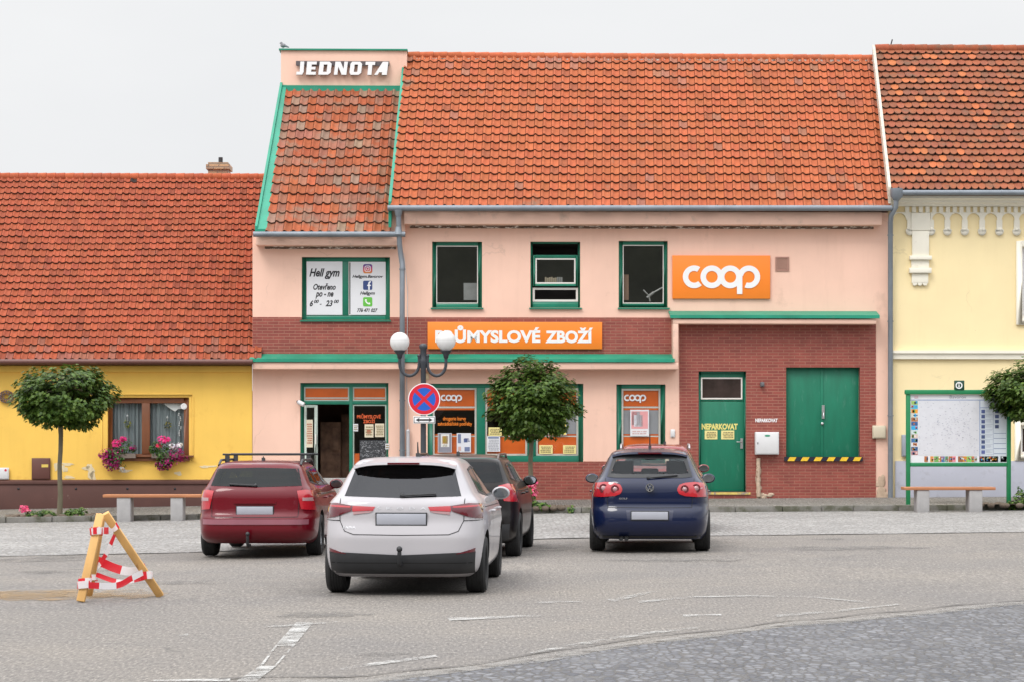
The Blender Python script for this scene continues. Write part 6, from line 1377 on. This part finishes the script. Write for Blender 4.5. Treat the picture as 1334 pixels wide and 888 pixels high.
sheet_y('sett_road', SETTD, frange(-14, 14, .5), lambda x: max(-10, 2.0), lambda x: wob(x) - .16, .010, 24)
sheet_y('edge_crack', CRK, frange(-2, 14, .2), lambda x: wob(x) + .34 + .06 * math.sin(6 * x) + .05 * math.sin(2.2 * x), lambda x: wob(x) + .372 + .06 * math.sin(6 * x) + .05 * math.sin(2.2 * x) + .015 * math.sin(9 * x), .009, 1)
# sand spill and damp patches
def blob(name, mat, cx_, cy_, rx, ry, dz, n=60, seed=1, label=None):
    rnd = random.Random(seed); ph = [rnd.uniform(0, 6.28) for _ in range(6)]; m = MB(); pts = []
    for k in range(n):
        a = 2 * math.pi * k / n; r = 1 + .16 * math.sin(2 * a + ph[0]) + .12 * math.sin(3 * a + ph[1]) + .08 * math.sin(5 * a + ph[2]) + .06 * math.sin(9 * a + ph[3]) + .05 * math.sin(14 * a + ph[4]); x, y = cx_ + rx * r * math.cos(a), cy_ + ry * r * math.sin(a); pts.append((x, y, gz(x, y) + dz))
    m.add([(cx_, cy_, gz(cx_, cy_) + dz)] + pts, [(0, k + 1, (k + 1) % n + 1) for k in range(n)]); o = m.build(name, mat, org=(0, 0, 0), frame=IDM); o['kind'] = 'structure'; return o
def fade_mat(name, col, lo, hi, sc):
    """patchy stain: its material breaks up over the surface below"""
    mm = D.materials.new(name); nt = NT(mm); b = nt.n['Principled BSDF']; b.inputs['Base Color'].default_value = (*col, 1); b.inputs['Roughness'].default_value = .9; co = coords(nt); f = noise(nt, co, sc, 8, .7); g = noise(nt, co, sc * 12, 3, .7)
    f = mixc(nt, .35, f, g); a = ramp(nt, f, [(lo, (0, 0, 0)), (hi, (1, 1, 1))]); nt.lk(a, b.inputs['Alpha']); return mm
SAND = fade_mat('ochre_sand', (.30, .205, .11), .40, .66, 1.4)
a = atg(62, 773); blob('sand_spill', SAND, a.x - .2, a.y, .85, 1.0, .006, seed=3); a = atg(165, 772); blob('sand_spill', SAND, a.x, a.y, .38, .7, .007, seed=9)
a = atg(15, 772); blob('sand_spill', SAND, a.x, a.y, .6, .8, .008, seed=13)
OIL = fade_mat('oil_stain', (.15, .143, .135), .46, .70, 2.2)
a = atg(1110, 716); blob('oil_stain', OIL, a.x, a.y, .9, .7, .006, seed=4); a = atg(1080, 704); blob('oil_stain', OIL, a.x, a.y, .3, .25, .007, seed=6)
for k, (x, y, rx, ry) in enumerate(((60, 716, .9, .8), (240, 755, .5, .4), (520, 852, .35, .12), (90, 735, .7, .5), (700, 712, .8, .8), (880, 730, .9, .5), (420, 800, .5, .3))): a = atg(x, y); blob('damp_patch', OIL, a.x, a.y, rx, ry, .006, seed=20 + k)
GRV = fade_mat('edge_grit', (.25, .24, .225), .42, .66, 5.0)
sheet_y('grit_edge', GRV, frange(-14, 14, .25), lambda x: wob(x) - .26 - .06 * math.sin(5 * x), lambda x: wob(x) + .10 + .07 * math.sin(4.3 * x) * math.sin(1.7 * x), .014, 2)
# worn white road markings
WORN = fade_mat('worn_white_paint', (.48, .475, .46), .42, .62, 3.0); WORN2 = fade_mat('faint_white_paint', (.40, .395, .38), .46, .64, 3.5)
def mark(pts, mat, name='road_marking', dz=.008):
    m = MB(); v = [atg(x, y) for x, y in pts]; m.add([(p.x, p.y, gz(p.x, p.y) + dz) for p in v], [list(range(len(v)))]); o = m.build(name, mat, org=(0, 0, 0), frame=IDM); o['kind'] = 'structure'
WORN0 = fade_mat('broken_white_paint', (.44, .435, .42), .40, .60, 4.0)
mark([(358, 842), (386, 811), (408, 811), (383, 842)], WORN0); mark([(308, 888), (338, 868), (360, 868), (334, 888)], WORN0); mark([(338, 868), (358, 842), (361, 842), (342, 868)], WORN); mark([(357, 868), (380, 842), (383, 842), (360, 868)], WORN)
mark([(345, 816), (400, 812.5), (440, 809.5), (437, 811.5), (400, 814.5), (350, 817.5)], WORN2)
mark([(583, 805), (640, 803), (705, 801.5), (705, 803), (640, 806), (585, 808.5)], WORN)
mark([(440, 871), (500, 861.5), (568, 853.5), (570, 856), (500, 865.5), (445, 873)], WORN)
mark([(690, 850), (760, 836.5), (850, 822.5), (912, 816.5), (912, 818.5), (850, 826), (760, 840.5), (692, 852)], WORN2)
mark([(830, 783), (900, 777), (980, 775.5), (1060, 777.5), (1130, 784), (1130, 785.5), (1060, 779), (980, 777), (900, 779), (832, 785.5)], WORN2)
mark([(890, 800.5), (940, 800), (940, 802), (890, 803.5)], WORN); mark([(1010, 801), (1085, 795.5), (1170, 786.5), (1172, 788), (1086, 798), (1012, 804)], WORN2)
mark([(790, 781), (855, 769), (858, 770.5), (800, 784)], WORN2); mark([(200, 886), (300, 884.5), (300, 888), (200, 888)], WORN); mark([(233, 826), (246, 825.5), (244, 828.5), (232, 829)], WORN); mark([(700, 784), (760, 782.5), (760, 784.5), (700, 786)], WORN2)
# ================================================================== trees and plants
def maple_leaf(mb, p, nn, tip, s, col):
    t = tip - nn * tip.dot(nn)
    if t.length < .05: t = nn.orthogonal()
    t.normalize(); b = nn.cross(t); sh = [(-.5, 0), (-.36, .34), (-.16, .26), (-.02, .52), (.16, .22), (.6, 0)]
    L_ = [p + t * (a * s) + b * (w * s) - nn * s * (.35 * w * w + .18 * max(0, a) ** 2) for a, w in sh]; Rr = [p + t * (a * s) - b * (w * s) - nn * s * (.35 * w * w + .18 * max(0, a) ** 2) for a, w in reversed(sh[1:-1])]
    mb.add(L_ + Rr, [list(range(6)) + [6, 7, 8, 9]], col)
LEAFT = pm('maple_leaf', (1, 1, 1), .42, .10, 6, attr=True, transl=.25, spec=.25); BARK = pm('young_bark', (.15, .13, .085), .85, .25, 9, .3, 40, aniso=(1, 1, .25))
def tree(px_trunk, Y, crown, label, seed, lean=0.0):
    rnd = random.Random(seed); X = AT(px_trunk, 0, Y)[0]; z0 = gz(X, Y); x0, zt = AT(crown[0], crown[1], Y); x1, zb = AT(crown[2], crown[3], Y); cx_ = (x0 + x1) / 2; a = (x1 - x0) / 2; H_ = zt - zb; zc = zb + H_ * .42
    r_ = root('maple_tree', label, 'tree', (X, Y, z0), IDM, group='ball-crowned maples along the kerb')
    m = MB(); ztk = zb + H_ * .35; pts = [(X + lean * k / 8 + .012 * math.sin(k * 1.7 + seed), Y + .01 * math.sin(k), z0 - .05 + (ztk - z0 + .05) * k / 8) for k in range(9)]; m.tube(pts, [.075, .062, .056, .053, .051, .05, .052, .06, .05], 12)
    top = Vector(pts[-1]); trunk = m.build('trunk', BARK, r_); m = MB()
    for k in range(16):
        th = 2 * math.pi * k / 16 + rnd.uniform(-.3, .3); e = Vector((cx_ + a * .75 * math.cos(th), Y + a * .75 * math.sin(th), zc + rnd.uniform(-.1, .75) * H_ * .5)); mid_ = top.lerp(e, .5) + Vector((0, 0, .12 + rnd.uniform(-.05, .1))); m.tube([top - Vector((0, 0, rnd.uniform(0, .25))), mid_, e], [.03, .018, .007], 6)
    m.build('limb', BARK, trunk)
    mb = MB(); up_r, dn_r = zt - zc, zc - zb; clumps = []
    for k in range(175):
        th = rnd.uniform(0, 2 * math.pi); s_ = rnd.uniform(-1, 1); q = rnd.uniform(.62, .90) if k < 140 else rnd.uniform(.2, .6); c_ = math.sqrt(1 - s_ * s_)
        f = 1.0 if s_ > 0 else (1 - .10 * abs(s_))
        p = Vector((cx_ + a * q * c_ ** .86 * f * math.cos(th), Y + a * q * c_ ** .86 * f * math.sin(th), zc + (up_r if s_ > 0 else dn_r) * q * s_)); clumps.append((p, rnd.uniform(.17, .29), rnd.uniform(.8, 1.2)))
    for p, r, tone in clumps:
        for k in range(int(74 * (r / .23) ** 2)):
            d = Vector((rnd.gauss(0, 1), rnd.gauss(0, 1), rnd.gauss(0, .8))).normalized() * r * rnd.uniform(.35, 1.0) ** .6; q = p + Vector((d.x, d.y, d.z * .75))
            out = Vector((q.x - cx_, q.y - Y, (q.z - zc) * 1.1)).normalized(); nn = (out * .55 + Vector((0, 0, .75)) + Vector((rnd.uniform(-.45, .45), rnd.uniform(-.45, .45), rnd.uniform(-.3, .3)))).normalized(); tip = out * .7 + Vector((rnd.uniform(-.5, .5), rnd.uniform(-.5, .5), -.75))
            g = tone * rnd.uniform(.72, 1.25); base = rnd.choice([(.060, .112, .017), (.080, .138, .022), (.048, .095, .017), (.105, .165, .030)])
            if rnd.random() < .02: base = (.10, .13, .03)
            maple_leaf(mb, q, nn, tip, rnd.uniform(.065, .112), tuple(min(1, x * g) for x in base))
    mb.build('crown', LEAFT, r_, recalc=False); return r_
tree(77.5, 46.3, (15, 470, 155, 560), 'ball-crowned maple in front of the yellow house', 11, .03)
tree(691, 46.6, (632, 459, 758, 577), 'ball-crowned maple in front of the orange shop window', 23, .02)
tree(1352, 46.3, (1284, 466, 1412, 550), 'ball-crowned maple beside the town map board', 37, -.02)
SOIL = pm('bed_soil', (.13, .10, .075), .95, .3, 8, .5, 30)
def bed(x, y, Y, parts_, label, rnd):
    X, _ = AT(x, 0, Y); z = gz(X, Y); r_ = root('bed_plant', label, 'plant', (X, Y, z + .1), IDM); lf_ = MB(); pt_ = MB()
    for kind, px_, py_, rx, rz, n in parts_:
        u, zz_ = AT(px_, py_, Y); leaf_cluster(lf_ if kind == 'g' else pt_, (u, Y, zz_), (rx, .18, rz), n, .10 if kind == 'g' else .075, [(.10, .18, .025), (.06, .13, .02), (.14, .21, .04), (.04, .09, .02)] if kind == 'g' else [(.80, .10, .22), (.85, .25, .35), (.70, .05, .18)], rnd, lobes=0 if kind == 'g' else 5, nrm_up=.7)
        if kind == 'p': lf_.tube([(u, Y, zz_), (u + .06, Y, z + .12)], .008, 5, (.06, .12, .02))
    lf_.build('foliage', LEAFM, r_, recalc=False)
    if pt_.v: pt_.build('blossoms', PETAL, r_, recalc=False)
rnd = random.Random(3)
bed(52, 669, 46.1, [('g', 45, 670, .22, .09, 120), ('g', 58, 669, .22, .10, 150), ('g', 66, 670.5, .14, .07, 60), ('p', 31, 662, .11, .08, 60), ('p', 34, 664, .08, .05, 30)], 'low green plant with pink blossoms left of the left maple trunk', rnd)
bed(98, 668, 46.1, [('g', 96, 668.5, .22, .11, 170), ('g', 106, 667, .14, .13, 90), ('g', 86, 670.5, .12, .06, 40)], 'low leafy plant right of the left maple trunk', rnd)
bed(704, 658, 46.1, [('g', 704, 659, .20, .10, 140), ('g', 697, 657, .12, .12, 70), ('g', 712, 660, .10, .06, 40), ('p', 691, 629, .17, .10, 110), ('p', 694, 640, .12, .12, 80), ('p', 684, 632, .1, .1, 40), ('g', 691, 645, .12, .2, 60)], 'green plant with pink blossoms under the middle maple', rnd)
bed(1326, 655, 46.2, [('g', 1322, 657, .22, .12, 120), ('g', 1331, 650, .2, .2, 140), ('g', 1345, 652, .3, .2, 160), ('g', 1328, 640, .06, .14, 20)], 'leafy bush at the foot of the right maple', rnd)
bed(743, 664, 45.9, [('g', 744, 663, .07, .09, 36)], 'weed tuft growing at the kerb left of the blue car', rnd)
for k, (x, w_) in enumerate(((75, 1.1), (704, .7), (1335, 1.2))):
    X, _ = AT(x, 0, 46.2); m = MB(); n = 22
    for q in range(n):
        t = 2 * math.pi * q / n; px_, py_ = X + w_ * math.cos(t), 46.3 + .34 * math.sin(t); m.ball((px_, py_, gz(px_, py_) + .12), random.uniform(.08, .13), .08, .06, 8, 6)
    m.add([(X + w_ * math.cos(2 * math.pi * q / n), 46.3 + .34 * math.sin(2 * math.pi * q / n), gz(X, 46.3) + .145) for q in range(n)], [list(range(n))])
    o = m.build('planting_bed', SOIL, org=(0, 0, 0), frame=IDM); o['kind'] = 'structure'
# added rise behind the viewer, unseen: darkens what the panes and the paintwork mirror
m = MB(); xs = frange(-160, 160, 4); n_ = 8
vs = [(x, -34 - 5 * j, (j / n_) ** .6 * (22 + 2.5 * math.sin(x * .11) + 1.5 * math.sin(x * .37 + 1)) - .05) for x in xs for j in range(n_ + 1)]; W = n_ + 1
m.add(vs, [(i * W + j, (i + 1) * W + j, (i + 1) * W + j + 1, i * W + j + 1) for i in range(len(xs) - 1) for j in range(n_)], None, True)
o = m.build('reflection_blocker', pm('dark_blocker', (.055, .06, .04), .95, .5, .25, .5, 2), org=(0, 0, 0), frame=IDM); o['kind'] = 'structure'
# ================================================================== camera, sky, sun
cam = D.cameras.new('camera'); co_ = D.objects.new('camera', cam); C.objects.link(co_); scene.camera = co_
co_.location = (0, 0, CH); co_.rotation_euler = (R(90), 0, 0); cam.sensor_width = 36; cam.lens = 36 * F / 1334; cam.shift_y = (HY - 444) / 1334; cam.clip_end = 2000; cam.clip_start = .1
SE, SA = 52, 215      # sun height and compass bearing (degrees from +Y, clockwise)
sun = D.lights.new('sun', 'SUN'); so = D.objects.new('sun', sun); C.objects.link(so); sun.energy = 1.4; sun.angle = R(22); sun.color = (1, .96, .90)
dv = Vector((math.sin(R(SA)) * math.cos(R(SE)), math.cos(R(SA)) * math.cos(R(SE)), math.sin(R(SE)))); so.rotation_euler = (-dv).to_track_quat('-Z', 'Y').to_euler()
so.location = dv * 60
wd = D.worlds.new('World'); scene.world = wd; wd.use_nodes = True; nt = NT(wd); bg = nt.n['Background']
sky = nt.new('ShaderNodeTexSky', sky_type='NISHITA'); sky.sun_disc = False; sky.sun_elevation = R(SE); sky.sun_rotation = R(SA); sky.dust_density = 4; sky.air_density = 1.0
tc = nt.new('ShaderNodeTexCoord'); sp_ = nt.new('ShaderNodeSeparateXYZ'); nt.lk(tc.outputs['Generated'], sp_.inputs[0])
OC = ramp(nt, sp_.outputs[2], [(0.0, (7.85, 7.95, 8.1)), (.25, (8.4, 8.5, 8.6)), (.5, (19, 19.2, 19.6)), (1.0, (27, 27.3, 28))])
mp = nt.new('ShaderNodeMapping'); mp.inputs['Scale'].default_value = (1, 1, 2.5); nt.lk(tc.outputs['Generated'], mp.inputs[0]); cl = noise(nt, mp.outputs[0], 2.2, 5, .5); cv = ramp(nt, cl, [(.3, (.93, .935, .945)), (.7, (1.06, 1.055, 1.05))]); OC = mixc(nt, 1, OC, cv, 'MULTIPLY')
hs = nt.new('ShaderNodeHueSaturation'); hs.inputs['Saturation'].default_value = .15; nt.lk(sky.outputs[0], hs.inputs['Color'])
nt.lk(mixc(nt, .9, hs.outputs[0], OC), bg.inputs[0]); bg.inputs[1].default_value = .1
scene.view_settings.view_transform = 'Standard'; scene.view_settings.look = 'None'; scene.view_settings.exposure = .15; scene.view_settings.gamma = 1
scene.cycles.use_denoising = True
try: scene.cycles.denoiser = 'OPENIMAGEDENOISE'
except Exception: pass
scene.cycles.max_bounces = 8; scene.cycles.transparent_max_bounces = 16; scene.cycles.sample_clamp_indirect = 6
